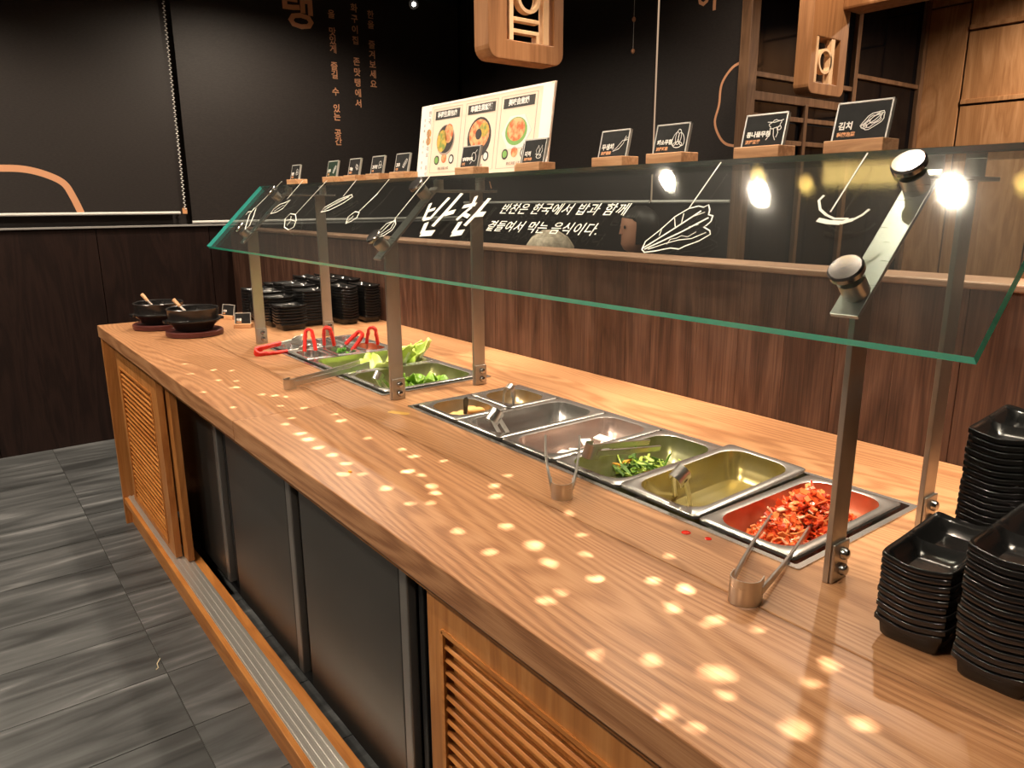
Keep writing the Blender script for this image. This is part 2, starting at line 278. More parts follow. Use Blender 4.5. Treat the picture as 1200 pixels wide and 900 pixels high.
for i in range(20):
    for j in range(5):
        ob('tile', tile_me, None, fl, (-3.36 + .3*i, -2.33 + .6*j, -.9 + random.uniform(-.0004, .0004)))
struct('ceiling', bx(-3.5, 2.7, -3.3, 4.3, 1.95, 2.05), M['ceil'], 'dark ceiling with recessed downlights')
wl = struct('wall_left', bx(-3.5, -3.40, -3.3, 2.5, -.9, 1.95), M['wall_d'], 'dark wall with wainscot and blinds')
for i in range(9):
    ob('panel', bx(0, .04, .002, .628, 0, 1.265), M['wains'], wl, (-3.40, -3.3 + .63*i, -.9))
wb = struct('wall_back', bx(-3.5, -.86, 2.42, 2.5, -.9, 1.95), M['wall_d'], 'dark wall behind the booth, hung with blinds')
struct('wall_cabinet', bx(-1.2, 2.7, 4.25, 4.3, -.9, 1.95), M['wall_d'], 'wall behind the tall oak cupboard')
struct('wall_right', bx(2.62, 2.7, -3.3, 4.3, -.9, 1.95), M['wall_d'], 'side wall of the restaurant')
struct('wall_front', bx(-3.5, 2.7, -3.3, -3.22, -.9, 1.95), M['wall_d'], 'dark wall across the aisle')
struct('trim_1', bx(-3.40, -3.335, -3.2, 2.4, .365, .376), M['grey'], 'thin grey sill on top of the wainscot', bevel=.002)
# half wall behind the counter, clad in upright boards, with an oak ledge
hw = struct('wall_counter', bx(-3.36, 2.62, .622, .72, -.9, .34), M['wains'], 'low walnut-boarded wall behind the counter')
bw = .1246
pl_me = bx(.0005, bw-.0005, 0, .012, 0, 1.24).mesh('plank', M['plank'])
for i in range(48): ob('plank', pl_me, None, hw, (-3.36 + bw*i, .610 + random.uniform(0, .0016), -.9))
ob('ledge', bx(-3.36, 2.62, .600, .735, .34, .354), M['cap'], hw, bevel=.003)

# roller blinds
def blind(label, loc, rot, width, z0, chain=None):
    """local x runs along the blind, z up, cloth at y=0 facing -y"""
    t = thing('roller_blind', label, 'blind', loc, rot, 'black roller blinds')
    ob('cloth', bx(0, width, 0, .002, z0, 1.90), M['blind'], t)
    ob('roller', MB().tube([(-.01, .02, 1.91), (width+.01, .02, 1.91)], .03, 12), M['black'], t, smooth=True)
    ob('bottom_rail', MB().tube([(0, 0, z0), (width, 0, z0)], .009, 10), M['rail'], t, smooth=True)
    return t
b1 = blind('black roller blind with a copper arc printed low on it', (-3.33, -2.9, 0), (0, 0, R(90)), 3.215, .447)
b2 = blind('black roller blind printed with copper columns of Korean writing', (-3.345, .385, 0), (0, 0, R(90)), 1.99, .39)
b3 = blind('plain black roller blind behind the menu board and lantern, with bead pull', (-3.33, 2.395, 0), (0, 0, 0), 1.905, .50)
b4 = blind('narrow black roller blind with a wavy copper line beside the wooden post', (-1.405, 2.395, 0), (0, 0, 0), .535, .50)
ch = MB()
for i in range(120): ch.lathe([(.002, -.0042), (.0068, 0), (.002, .0042)], 6, cx=3.24 if i % 2 else 3.246, cy=-.008)
for k in range(120):
    for q in range(18): v = ch.v[k*18+q]; ch.v[k*18+q] = (v[0], v[1], v[2] + .47 + .0118*k)
o = ob('bead_chain', ch, M['rail'], b1); o['kind'] = 'stuff'
ob('chain_clip', bx(3.228, 3.255, -.008, .006, .44, .475), M['orange_p'], b1, bevel=.003)
def print_on(parent, name, lines, m, lift=-.001):
    mb = MB()
    for wd, pts in lines: mb.ribbon(pts, wd, Vector((0, 0, 0)), Vector((1, 0, 0)), Vector((0, 0, 1)), Vector((0, -1, 0)), .0006)
    return ob(name, mb, m, parent)
def ctrl(pts, n=6):
    out = []; P = [Vector(p) for p in pts]
    for i in range(len(P)-1):
        a, b, c, d = P[max(i-1, 0)], P[i], P[i+1], P[min(i+2, len(P)-1)]
        for k in range(n):
            t = k/n; out.append(.5*((2*b)+(c-a)*t+(2*a-5*b+4*c-d)*t*t+(3*b-a-3*c+d)*t**3))
    out.append(P[-1]); return [(p.x, p.y) for p in out]
print_on(b1, 'printed_arc', [(.036, ctrl([(1.9, .62), (2.15, .676), (2.334, .688), (2.45, .684), (2.55, .655), (2.62, .612), (2.655, .54), (2.684, .452)]))], M['paint'])
TXF = lambda u, z: frame((u, -.0012, z), (1, 0, 0), (0, 0, 1))
def column(chars, u, z0, z1, size):
    n = len(chars)
    for k, c in enumerate(chars):
        if c != ' ':
            text('printed_letter', c, size, M['paint'], b2, TXF(u, z0 + (z1-z0)*k/(n-1)), 'CENTER', .001)
column('을 맛있게 즐길 수 있는 공간', 1.0, 1.70, .905, .056)
column('화구이집 존맛탱에서', 1.165, 1.76, 1.16, .056)
column('한을 즐겨보세요', 1.285, 1.735, 1.295, .056)
text('printed_letter', '탱', .26, M['paint'], b2, TXF(.775, 1.69), 'CENTER', .006)
text('printed_letter', '이', .16, M['paint'], b4, TXF(.32, 1.50), 'CENTER', .003)
print_on(b4, 'printed_line', [(.013, ctrl([(.57, 1.17), (.50, 1.15), (.44, 1.08), (.43, .98), (.41, .90), (.44, .83), (.49, .785), (.57, .77)]))], M['paint'])
print_on(b3, 'printed_line', [(.012, ctrl([(.10, .74), (.20, .78), (.30, .72), (.36, .60)]))], M['paint'])
ob('pull_cord', MB().tube([(1.745, -.008, 1.9), (1.745, -.008, 1.33)], .0012, 6), M['rail'], b3)
for z in (1.49, 1.325): ob('pull_bead', MB().lathe([(.002, -.014), (.010, -.006), (.011, .004), (.004, .014)], 12, 1.745, -.008), M['paint'], b3, (0, 0, z), smooth=True)
# lit slit between the two back blinds
M['slit'] = emit('lit_window_gap', (1.0, .66, .42), .55)
o = struct('window_1', bx(-1.426, -1.404, 2.405, 2.418, .5, 1.93), M['slit'], 'narrow lit window gap between two black blinds')

# glazed wooden partition beside the back blinds
pt = thing('glazed_partition', 'walnut-framed glass partition with dark panes behind the small lantern', 'partition', (-.83, 2.4, -.9))
for y0, y1, z0, z1 in ((-.02, .05, 0, 2.85), (.50, .53, 0, 1.90), (.96, 1.0, 0, 2.85), (1.74, 1.79, 0, 2.85)):
    ob('post', bx(-.03, .03, y0, y1, z0, z1), M['post'], pt, bevel=.003)
for y0, y1, z in ((.05, .96, 2.015), (.05, .96, 1.905), (.05, .96, 1.82), (.05, .50, 1.70), (.53, .96, 1.70), (1.0, 1.74, 2.09), (1.0, 1.74, 1.62), (1.0, 1.74, 2.6)):
    ob('rail', bx(-.025, .025, y0, y1, z-.012, z+(.012 if z != 1.905 else .03)), M['post'], pt, bevel=.002)
for y0, y1, z0, z1 in ((.05, .96, 2.03, 2.84), (.05, .96, 1.935, 2.0), (.05, .96, 1.83, 1.89), (.05, .96, .02, 1.80), (1.0, 1.74, .02, 2.08), (1.0, 1.74, 2.10, 2.84)):
    ob('pane', bx(-.004, .004, y0, y1, z0, z1), M['pane'], pt)
# tall oak cupboard
cb = thing('tall_cupboard', 'wall of honey oak cupboard doors beyond the glass guard', 'cupboard', (-1.08, 4.2, -.9))
ob('carcass', bx(0, 3.65, .02, .05, 0, 2.84), M['post'], cb)
ob('stile', bx(.0, .042, -.012, .02, 0, 2.84), M['cab'], cb, bevel=.002)
xs = [.048, .508, .968, 1.428, 1.888, 2.348, 2.808, 3.268]
for i, x in enumerate(xs):
    zs = (0, 1.4, 2.545, 2.84) if i % 2 == 0 else (0, 1.962, 2.383, 2.84)
    if i == 0: zs = (0, 2.545, 2.84)
    for a, b in zip(zs[:-1], zs[1:]):
        d = ob('door', bx(0, .448, 0, .02, .0, b-a-.012), M['cab'], cb, (x+.004, -.004, a+.006), bevel=.002)
        ob('door_lip', bx(0, .448, -.010, 0, 0, .026), M['cab'], d, bevel=.002)
tag(ob('wooden_soffit', bx(0, 2.9, 0, .14, 0, .66), M['lantern'], None, (-.27, 2.26, 1.275), bevel=.01), 'honey oak soffit dropping from the ceiling beside the small lantern', 'soffit')

# hanging lanterns with cut-out syllables
def lantern(label, loc, wd, ht, cut, bars, rings, th=.07):
    t = thing('wooden_lantern', label, 'lantern', loc, group='hanging wooden lanterns')
    y0, y1, z0, z1 = cut; n = 5
    out = [(p[0], p[1]) for p in rrect(wd, ht, .035, 0, n, wd/2, ht/2)]
    inn = [(p[0], p[1]) for p in rrect(y1-y0, z1-z0, .002, 0, n, (y0+y1)/2, (z0+z1)/2)]
    mb = MB(); X = th/2
    L = [[(-X, a, b) for a, b in inn], [(-X, a, b) for a, b in out], [(X, a, b) for a, b in out], [(X, a, b) for a, b in inn], [(-X, a, b) for a, b in inn]]
    mb.loft(L); ob('frame', mb, M['lantern'], t, bevel=.003)
    for a, b, c, d in bars: ob('letter_stroke', bx(X*.25, X*.95, a, b, c, d), M['glow_wood'], t, bevel=.001)
    for cy, cz, r in rings:
        r_ = MB(); k = 28; q = .010
        r_.loft([[(X*(.6+.35*sx), cy+rr*math.cos(2*math.pi*j/k), cz+rr*math.sin(2*math.pi*j/k)) for j in range(k)] for sx, rr in ((-1, r-q), (-1, r), (1, r), (1, r-q), (-1, r-q))])
        ob('letter_ring', r_, M['glow_wood'], t, smooth=True)
    for yy in (wd*.3, wd*.7): ob('cord', MB().tube([(0, yy, ht-.01), (0, yy, 1.95-loc[2])], .002, 6), M['black'], t)
    return t
M['glow_wood'] = wood('lit_letter_wood', (.70, .42, .22), (.80, .52, .29), (.88, .62, .38), 'z', .5, 6)  # strokes lit from within: their brightness is put into a paler wood
lantern('large wooden lantern with cut-out letter strokes hanging over the menu board', (-.3, .428, .902), .282, .52, (.068, .244, .055, .36),
        ((.078, .092, .055, .36), (.092, .188, .108, .119), (.092, .188, .076, .087), (.178, .188, .055, .076), (.205, .226, .055, .36)), ((.150, .175, .042),))
lantern('small wooden lantern with a ring letter in its square window, before the glass partition', (-.3, 2.05, .934), .272, .52, (.035, .215, .046, .222),
        ((.040, .056, .046, .222), (.150, .178, .046, .222)), ((.115, .132, .050),))
# thin rod and track spot far up
tag(ob('hanging_rod', MB().tube([(0, 0, 0), (0, 0, .42)], .009, 10), M['black'], None, (-2.80, 2.1, 1.53)), 'thin black rod hanging from the ceiling before the blinds', 'rod')

# ------------------------------------------------------------------ lamps of the room and a few added ones
M['bulb'] = emit('lamp_lens', (1.0, .93, .82), 30.0)
M['bulb_w'] = emit('warm_bulb', (1.0, .62, .16), 18.0)
M['panel_glow'] = emit('warm_panel', (1.0, .66, .20), 9.0)
def downlight(label, x, y, power, size=88, col=(1.0, .83, .64), blend=.55, group='recessed ceiling downlights', tilt=(0, 0), rad=.028):
    t = thing('ceiling_downlight', label, 'downlight', (x, y, 1.95), (tilt[0], tilt[1], 0), group)
    ob('trim_ring', MB().loft([[(r*math.cos(a*math.pi/12), r*math.sin(a*math.pi/12), z) for a in range(24)] for r, z in ((.031, .0), (.056, -.004), (.060, 0), (.031, .02))]), M['black'], t, smooth=True)
    ob('lens', MB().lathe([(.030, .004), (.030, .0065)], 24), M['bulb'], t)
    ld = bpy.data.lights.new('downlight_beam', 'SPOT'); ld.energy = power; ld.color = col; ld.spot_size = R(size); ld.spot_blend = blend; ld.shadow_soft_size = rad
    lo = bpy.data.objects.new('downlight_beam', ld); COL.objects.link(lo); lo.parent = t; lo.location = (0, 0, -.012)
    return t
PW = 1.0
for k, (x, y, p) in enumerate(((-1.55, .10, 62), (-.50, .13, 48), (-.07, .075, 34), (.58, .075, 42), (1.35, .16, 26))):  # first and last lamps added to even out the counter light
    downlight(('added downlight over the stone pots, evening the counter light', 'recessed downlight over the lettuce pans', 'recessed downlight over the small pans', 'recessed downlight over the middle of the pan row', 'added downlight over the nearest dish stacks, evening the counter light')[k], x, y, p*PW)
for k, (x, y, p) in enumerate(((-1.45, .50, 130), (-.75, .50, 220), (0, .50, 250), (.75, .50, 250), (1.45, .50, 170))):
    downlight(('recessed downlight washing the boards behind the far dishes', 'recessed downlight washing the boards behind the lettuce', 'recessed downlight washing the boards behind the small pans', 'recessed downlight washing the boards behind the kimchi', 'recessed downlight washing the boards behind the nearest dishes')[k], x, y, p*PW, 40, blend=.7)
for k, (x, y, p) in enumerate(((-1.9, -1.35, 190), (-.6, -1.9, 150), (1.0, -2.0, 150))):
    downlight(('recessed downlight over the aisle by the wainscot', 'recessed downlight over the aisle before the fridge', 'recessed downlight over the aisle across from the kimchi')[k], x, y, p*PW, 150, blend=.3)
for k, (x, y, p) in enumerate(((-.6, 1.5, 60), (.5, 3.55, 210), (.25, 1.75, 90), (-2.35, .75, 140))):  # cupboard and printed-blind lamps added to brighten those surfaces
    downlight(('recessed downlight over the booth', 'added downlight brightening the cupboard', 'recessed downlight by the small lantern', 'added downlight brightening the printed blind')[k], x, y, p*PW, 150)
for k, (x, y) in enumerate(((.12, .10), (-.07, .135), (.77, .09))):
    t = thing('warm_ceiling_bulb', ('small amber ceiling bulb beside the white downlights', 'small amber ceiling bulb next to the panel', 'small amber ceiling bulb over the dish stacks')[k], 'bulb', (x, y, 1.95), group='amber ceiling bulbs')
    ob('socket', MB().lathe([(.022, -.012), (.022, 0)], 16), M['black'], t); ob('globe', MB().lathe([(.004, -.046), (.018, -.040), (.024, -.027), (.018, -.012)], 16), M['bulb_w'], t, smooth=True)
t = thing('glowing_ceiling_panel', 'amber glowing rectangular ceiling panel above the sneeze guard', 'glowing panel', (.30, .13, 1.95))  # stands for a lit wood panel, its light put in as glow
ob('panel_frame', bx(-.135, .135, -.045, .045, -.014, 0), M['black'], t); ob('glowing_face', bx(-.125, .125, -.035, .035, -.018, -.0141), M['panel_glow'], t)
t = thing('track_spotlight', 'small bright track spotlight near the printed blind', 'spotlight', (-2.65, 1.6, 1.66))
ob('stem', MB().tube([(0, 0, .02), (0, 0, .29)], .006, 8), M['black'], t)
Mt = frame((0, 0, 0), (.59, .81, 0), (.20, -.14, .96))
ob('housing', MB().lathe([(.012, -.06), (.028, -.05), (.030, .0), (.026, .0), (.024, -.01)], 16).mesh('housing', M['black']), None, t, rot=Mt.to_euler()); ob('lens', MB().lathe([(.012, -.006), (.012, -.004)], 16), M['bulb'], t, rot=Mt.to_euler())

# ------------------------------------------------------------------ the buffet counter
XL, XR = -1.975, 2.25
HL = (-1.054, -.156, -.009, .334); HR = (-.009, 1.065, -.009, .334)
ct = thing('buffet_counter', 'long oak buffet counter with louvred sliding doors and two pan wells', 'counter')
def grid_slab(xs, ys, holes, z0, z1):
    mb = MB(); cell = {(i, j) for i in range(len(xs)-1) for j in range(len(ys)-1)} - set(holes)
    for i, j in cell:
        x0, x1, y0, y1 = xs[i], xs[i+1], ys[j], ys[j+1]
        mb.add([(x0, y0, z1), (x1, y0, z1), (x1, y1, z1), (x0, y1, z1)], [(0, 1, 2, 3)]); mb.add([(x0, y0, z0), (x1, y0, z0), (x1, y1, z0), (x0, y1, z0)], [(3, 2, 1, 0)])
        for di, dj, a, b in ((-1, 0, (x0, y1), (x0, y0)), (1, 0, (x1, y0), (x1, y1)), (0, -1, (x0, y0), (x1, y0)), (0, 1, (x1, y1), (x0, y1))):
            if (i+di, j+dj) not in cell: mb.add([(*a, z0), (*b, z0), (*b, z1), (*a, z1)], [(0, 1, 2, 3)])
    me = mb.mesh('slab', M['top']); bm = bmesh.new(); bm.from_mesh(me); bmesh.ops.remove_doubles(bm, verts=bm.verts, dist=1e-5)
    bmesh.ops.recalc_face_normals(bm, faces=bm.faces); bm.to_mesh(me); bm.free(); return me
GY = -.142
ob('slab', bx(XL, -.1625, -.405, GY-.0008, -.05, 0), M['top'], ct, bevel=.0022)
ob('slab', bx(-.1615, XR, -.405, GY-.0008, -.05, 0), M['top'], ct, bevel=.0022)
ob('slab', grid_slab([XL, HL[0], HL[1], HR[0], HR[1], XR], [GY+.0008, -.009, .334, .609], [(1, 1), (3, 1)], -.05, 0), None, ct, bevel=.0016)
for h in (HL, HR):
    x0, x1, y0, y1 = h
    fr = MB().loft([rrect(x1-x0+.016, y1-y0+.016, .004, .0003, 2, (x0+x1)/2, (y0+y1)/2), rrect(x1-x0+.016, y1-y0+.016, .004, .0022, 2, (x0+x1)/2, (y0+y1)/2),
                    rrect(x1-x0-.004, y1-y0-.004, .004, .0022, 2, (x0+x1)/2, (y0+y1)/2), rrect(x1-x0-.004, y1-y0-.004, .004, -.1, 2, (x0+x1)/2, (y0+y1)/2)], cap1=True)
    ob('well', fr, M['pan'], ct)
ob('side_panel', bx(-1.962, -1.940, -.400, .60, -.9, -.05), M['honey_z'], ct, bevel=.001)
ob('side_panel', bx(2.20, 2.222, -.400, .60, -.9, -.05), M['honey_z'], ct, bevel=.001)
ob('back_panel', bx(-1.94, 2.2, .58, .60, -.9, -.05), M['black'], ct)
ob('kickboard', bx(-1.955, 2.2, -.375, -.355, -.9, -.802), M['honey'], ct)
ob('bottom_ledge', bx(-1.940, 2.2, -.397, -.288, -.802, -.775), M['honey'], ct, bevel=.0015)
ob('top_rail', bx(-1.940, 2.2, -.385, -.30, -.075, -.05), M['honey'], ct)
for y in (-.374, -.358, -.342, -.326): ob('track_rail', bx(-1.938, 2.2, y-.0038, y+.0038, -.775, -.770), M['alu'], ct, bevel=.0006)
ob('track_plate', bx(-1.938, 2.2, -.382, -.318, -.7755, -.7732), M['alu'], ct)
def louvre_door(x0, x1, y, z0, z1, sl, sr, zt, zb, n):
    d = MB()
    d.box(x0, x0+sl, y, y+.022, z0, z1); d.box(x1-sr, x1, y, y+.022, z0, z1)
    d.box(x0+sl, x1-sr, y, y+.022, z1-zt, z1); d.box(x0+sl, x1-sr, y, y+.022, z0, z0+zb); d.box(x0+sl, x1-sr, y+.019, y+.021, z0+zb, z1-zt)
    dr = ob('louvre_door', d, M['honey_z'], ct)
    mo = MB(); a, b, c, e = x0+sl, x1-sr, z0+zb, z1-zt
    for q in ((a-.004, a+.004, c, e), (b-.004, b+.004, c, e), (a, b, e-.004, e+.004), (a, b, c-.004, c+.004)): mo.box(q[0], q[1], y-.003, y+.002, q[2], q[3])
    ob('moulding', mo, M['honey'], dr)
    p = (e-c)/n; me = MB(); Mx = Matrix.Rotation(R(-38), 4, 'X')
    me.box(a+.002, b-.002, -.0095, .0095, -.0032, .0032, Mx); me = me.mesh('slat', M['honey'])
    for k in range(n): ob('slat', me, None, dr, (0, y+.009, c+p*(k+.5)), bevel=.001)
louvre_door(-1.875, -1.165, -.366, -.768, -.077, .058, .092, .085, .028, 27)
louvre_door(.652, 1.50, -.366, -.768, -.077, .044, .06, .068, .028, 27)
ob('door_edge', bx(-1.165, -1.105, -.338, -.316, -.768, -.077), M['honey_z'], ct)
# fridge under the counter
fg = thing('undercounter_fridge', 'dark steel fridge with flat doors built in under the counter', 'fridge', (0, 0, -.9))
ob('cabinet', bx(-1.50, 1.50, -.222, .50, .085, .755), M['black'], fg)
ob('plinth', bx(-1.50, 1.50, -.20, .48, 0, .085), M['black'], fg)
for x0, x1 in ((-1.452, -.900), (-.795, -.244), (-.180, .378), (.460, 1.02)):
    d = ob('door', bx(x0, x1-.032, -.254, -.226, .108, .752), M['fridge'], fg, bevel=.003)
    ob('door_edge', bx(x1-.032, x1, -.254, -.230, .108, .752), M['fridge_edge'], d, bevel=.004)
    ob('gasket', bx(x0+.004, x1-.004, -.2285, -.222, .10, .754), M['black'], d)
for x in (-.875, -.825, -.212, .402, .434): ob('mullion', bx(x-.010, x+.010, -.236, -.222, .10, .755), M['black'], fg, bevel=.003)

# ------------------------------------------------------------------ sneeze guard
sg = thing('sneeze_guard', 'sloped glass sneeze guard on steel posts, etched with white drawings and Korean writing', 'sneeze guard')
P0 = Vector((0, -.035, .415)); GV = Vector((0, 1, 1)).normalized(); GN = Vector((0, -1, 1)).normalized(); GU = Vector((1, 0, 0))
FX = (-1.118, -.098, 1.113)
for x in FX:
    for y, h in ((0.0, .402), (.262, .527)):
        p = ob('post', bx(x-.004, x+.004, y-.019, y+.019, 0, h), M['post_steel'], sg, bevel=.0008)
        f = ob('foot_plate', bx(x+.004, x+.0085, y-.017, y+.021, 0, .056), M['post_steel'], p, bevel=.0015)
        for z in (.017, .040):
            b = MB().lathe([(.0085, 0), (.0085, .004), (.0065, .008), (.002, .0098)], 12)
            ob('bolt', b.mesh('bolt', M['chrome'], True), None, p, (x+.0085, y+.004, z), (0, R(90), 0))
    am = MB().strip([P0 + GV*v - GN*.034 + GU*x for v in (-.040, .205)], .036, .006, GU)
    ob('arm', am, M['steel'], sg, bevel=.0008)
    ob('top_bar', bx(x-.018, x+.018, .112, .318, .525, .531), M['steel'], sg, bevel=.0008)
    for v in (-.004, .172):
        c = P0 + GV*v + GU*x; Ms = frame(c, GU, GV)
        s = MB().lathe([(.0165, -.032), (.0165, -.0062)], 24); s.v = [tuple(Ms @ Vector(q)) for q in s.v]
        so = ob('standoff', s, M['steel'], sg, smooth=True)
        s = MB().lathe([(.0205, .0062), (.0215, .007), (.0215, .013), (.019, .0155), (.004, .0162)], 28); s.v = [tuple(Ms @ Vector(q)) for q in s.v]
        ob('standoff_cap', s, M['chrome'], so, smooth=True)
    for y in (.145, .275): ob('shelf_support', MB().lathe([(.013, .531), (.013, .5555)], 16, x, y), M['steel'], sg, smooth=True)
def pane(name, O, U, V, Nn, u0, u1, v0, v1, t, em='glass_edge', gm='glass'):
    mb = MB(); c = lambda u, v, n: O + U*u + V*v + Nn*n
    vs = [c(u, v, n) for n in (-t/2, t/2) for v in (v0, v1) for u in (u0, u1)]
    mb.add(vs, [(0, 2, 3, 1), (4, 5, 7, 6)]); mb.mi = 1
    mb.add(vs, [(0, 1, 5, 4), (0, 4, 6, 2), (1, 3, 7, 5)]); mb.mi = 2; mb.add(vs, [(2, 6, 7, 3)])
    return ob(name, mb, [M[gm], M[em], M['shelf_edge']], sg)
gp = pane('glass_panel', P0, GU, GV, GN, -1.300, 1.287, -.099, .2035, .012)
pane('glass_shelf', Vector((0, 0, .5598)), Vector((1, 0, 0)), Vector((0, 1, 0)), Vector((0, 0, 1)), -1.296, 1.283,   .111, .335, .008, 'shelf_edge', 'glass_s')
for k, lines in DRAW.items():
    mb = MB()
    for wd, pts in lines: mb.ribbon(pts, wd, P0, GU, GV, GN, .0063)
    ob('etched_title' if k == 'title' else 'etched_' + k, mb, M['white'], gp)
def glass_text(body, u, v, size): 
    O = P0 + GU*u + GV*v + GN*.0065; text('etched_writing', body, size, M['white'], gp, frame(O, GU, GV), 'LEFT', .0, .0002, 1.06)
glass_text('반찬은 한국에서 밥과 함께', .329, .093, .0315)
glass_text('곁들여서 먹는 음식이다.', .326, .046, .0315)

# ------------------------------------------------------------------ pans
def pan_mesh(w_, d_, depth, r, inner_mat=None):
    rim = .0165; W, D = w_-.004, d_-.004; mb = MB()
    mb.loft([rrect(W, D, .010, -.002), rrect(W, D, .010, .0032), rrect(W-.004, D-.004, .010, .0045), rrect(W-2*rim+.008, D-2*rim+.008, r, .0045), rrect(W-2*rim, D-2*rim, r-.004, .0035)])
    mb.mi = 1 if inner_mat else 0
    mb.loft([rrect(W-2*rim, D-2*rim, r-.004, .0035), rrect(W-2*rim-.003, D-2*rim-.003, r-.005, -.006), rrect(W-2*rim-.012, D-2*rim-.012, r-.006, -depth*.55), rrect(W-2*rim-.016, D-2*rim-.016, r-.008, -depth*.6),
             rrect(W-2*rim-.022, D-2*rim-.022, r-.010, -depth+.010), rrect(W-2*rim-.036, D-2*rim-.036, r-.014, -depth)], cap1=True)
    return mb.mesh('food_pan', [M['pan']] + ([inner_mat] if inner_mat else []), True)
def tinge(name, c1, c2, rough=.3, metal=.6, scale=14): return speckle(mat(name, c1, rough, metal), c1, c2, scale, 5, .35, .7, rnd=False)
S_kim = tinge('kimchi_tinted_steel', (.50, .12, .05), (.62, .26, .16)); S_pink = tinge('pink_tinted_steel', (.66, .50, .44), (.70, .60, .55), .25, .8)  # red and pink reflections, with brine and sauce, put into the steel colour
S_green = tinge('herb_tinted_steel', (.30, .31, .12), (.44, .44, .28), .28, .8); S_olive = tinge('soy_stained_steel', (.42, .33, .10), (.52, .45, .22), .25, .75)  # green: reflected greens and sauce put into the steel colour
S_leaf = tinge('leaf_tinted_steel', (.40, .47, .16), (.52, .56, .32), .28, .8); S_tan = tinge('tan_stained_steel', (.52, .36, .18), (.60, .48, .32), .28, .8)
U = .176
def put_pan(label, x0, y0, w_, d_, inner_mat=None, depth=.050, r=.044, z=.0025, rot=(0, 0, 0)):
    return tag(ob('food_pan', pan_mesh(w_, d_, depth, r, inner_mat), None, None, (x0+w_/2, y0+d_/2, z), rot), label, 'pan', 'steel food pans in the counter')
put_pan('small steel pan with orange fish cake and a black spoon', 0, 0, U, .1625, S_tan, .046, .05)
put_pan('small empty steel pan with a silver clip on its rim, behind the fish cake', 0, .1625, U, .1625, S_tan, .046, .05)
put_pan('nearly empty grey steel pan with short tongs standing in it', U, 0, U, .325)
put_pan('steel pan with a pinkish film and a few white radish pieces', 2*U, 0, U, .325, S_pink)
put_pan('greenish steel pan with scraps of seasoned greens', 3*U, 0, U, .325, S_green)
put_pan('empty yellow-stained steel pan raised slightly above its neighbours', 4*U, 0, U, .325, S_olive, z=.010, rot=(R(1.6), R(1.5), 0))
put_pan('steel pan tinted red and heaped with kimchi', 5*U, 0, U, .325, S_kim)
put_pan('wide steel pan of pale yellow-green lettuce hearts', -.700, 0, .268, .325, S_leaf)
put_pan('wide steel pan of dark green romaine leaves', -.432, 0, .268, .325, S_green)
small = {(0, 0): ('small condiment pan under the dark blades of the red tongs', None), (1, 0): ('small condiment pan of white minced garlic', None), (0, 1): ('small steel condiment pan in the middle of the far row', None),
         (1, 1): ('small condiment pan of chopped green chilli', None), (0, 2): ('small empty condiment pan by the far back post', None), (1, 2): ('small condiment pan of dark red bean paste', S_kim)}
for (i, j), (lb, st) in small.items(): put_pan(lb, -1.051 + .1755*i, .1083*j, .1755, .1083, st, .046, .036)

# ------------------------------------------------------------------ food
def leafmat(name, c1, c2, tr=.25):
    m = speckle(mat(name, c1, .45), c1, c2, 9, 5, .3, .7); nodes(m)[2].inputs['Subsurface Weight'].default_value = .0; return m
M['romaine'] = leafmat('romaine_green', (.075, .185, .008), (.24, .41, .03)); M['heart'] = leafmat('lettuce_heart', (.42, .60, .06), (.68, .78, .24))
M['rib'] = mat('leaf_rib', (.62, .74, .38), .45); M['chilli'] = leafmat('green_chilli', (.05, .22, .015), (.16, .42, .04))
M['herb'] = leafmat('seasoned_greens', (.05, .13, .012), (.20, .36, .05)); M['stalk'] = mat('green_stalk', (.50, .66, .12), .4)
M['carrot'] = mat('orange_shred', (.80, .34, .03), .4); M['cake'] = leafmat('fish_cake', (.66, .33, .09), (.80, .50, .20)); M['radish'] = mat('white_radish', (.86, .80, .74), .4)
M['garlic'] = mat('minced_garlic', (.72, .64, .42), .5); M['paste'] = leafmat('red_bean_paste', (.12, .02, .012), (.20, .04, .02))
M['k1'] = leafmat('kimchi_red', (.72, .055, .012), (.86, .17, .03)); M['k2'] = leafmat('kimchi_orange', (.82, .22, .05), (.90, .42, .16)); M['k3'] = leafmat('kimchi_dark', (.35, .02, .008), (.55, .06, .015)); M['k4'] = mat('kimchi_white', (.90, .62, .42), .4)
def leaf_mesh(L, W, curl, ruffle, mats, seed):
    rr = random.Random(seed); nx, ny = 14, 9; mb = MB(); vs = []; ph = rr.uniform(0, 6)
    for i in range(nx):
        t = i/(nx-1); wd = W*math.sin(math.pi*min(1, .12+.80*t)**.8)*.5
        for j in range(ny):
            s_ = (j/(ny-1))*2-1
            z = curl*(t*t)*L + abs(s_)**1.5*wd*.38 + ruffle*abs(s_)**2*math.sin(t*17+ph+s_*2)*wd + ruffle*.25*math.sin(s_*9+t*8+ph)*W*.4 - .012*(1-abs(s_))**3
            vs.append((t*L, s_*wd + ruffle*.15*W*math.sin(t*13+ph), z))
    fs = [(i*ny+j, i*ny+j+1, (i+1)*ny+j+1, (i+1)*ny+j) for i in range(nx-1) for j in range(ny-1)]
    mb.add(vs, fs)
    for k, f in enumerate(fs):
        j = k % (ny-1); i = k//(ny-1)
        if j in (3, 4) and i < nx*.75: mb.m[k] = 1
    me = mb.mesh('leaf', mats, True); return me
def leaf(label, loc, rot, L, W, curl, ruffle, mats, seed, group):
    o = tag(ob('lettuce_leaf', leaf_mesh(L, W, curl, ruffle, mats, seed), None, None, loc, rot), label, 'lettuce', group)
    s_ = o.modifiers.new('thick', 'SOLIDIFY'); s_.thickness = .0016; s_.offset = 0
rr = random.Random(3)
rl = [M['romaine'], M['rib']]; hl = [M['heart'], M['rib']]
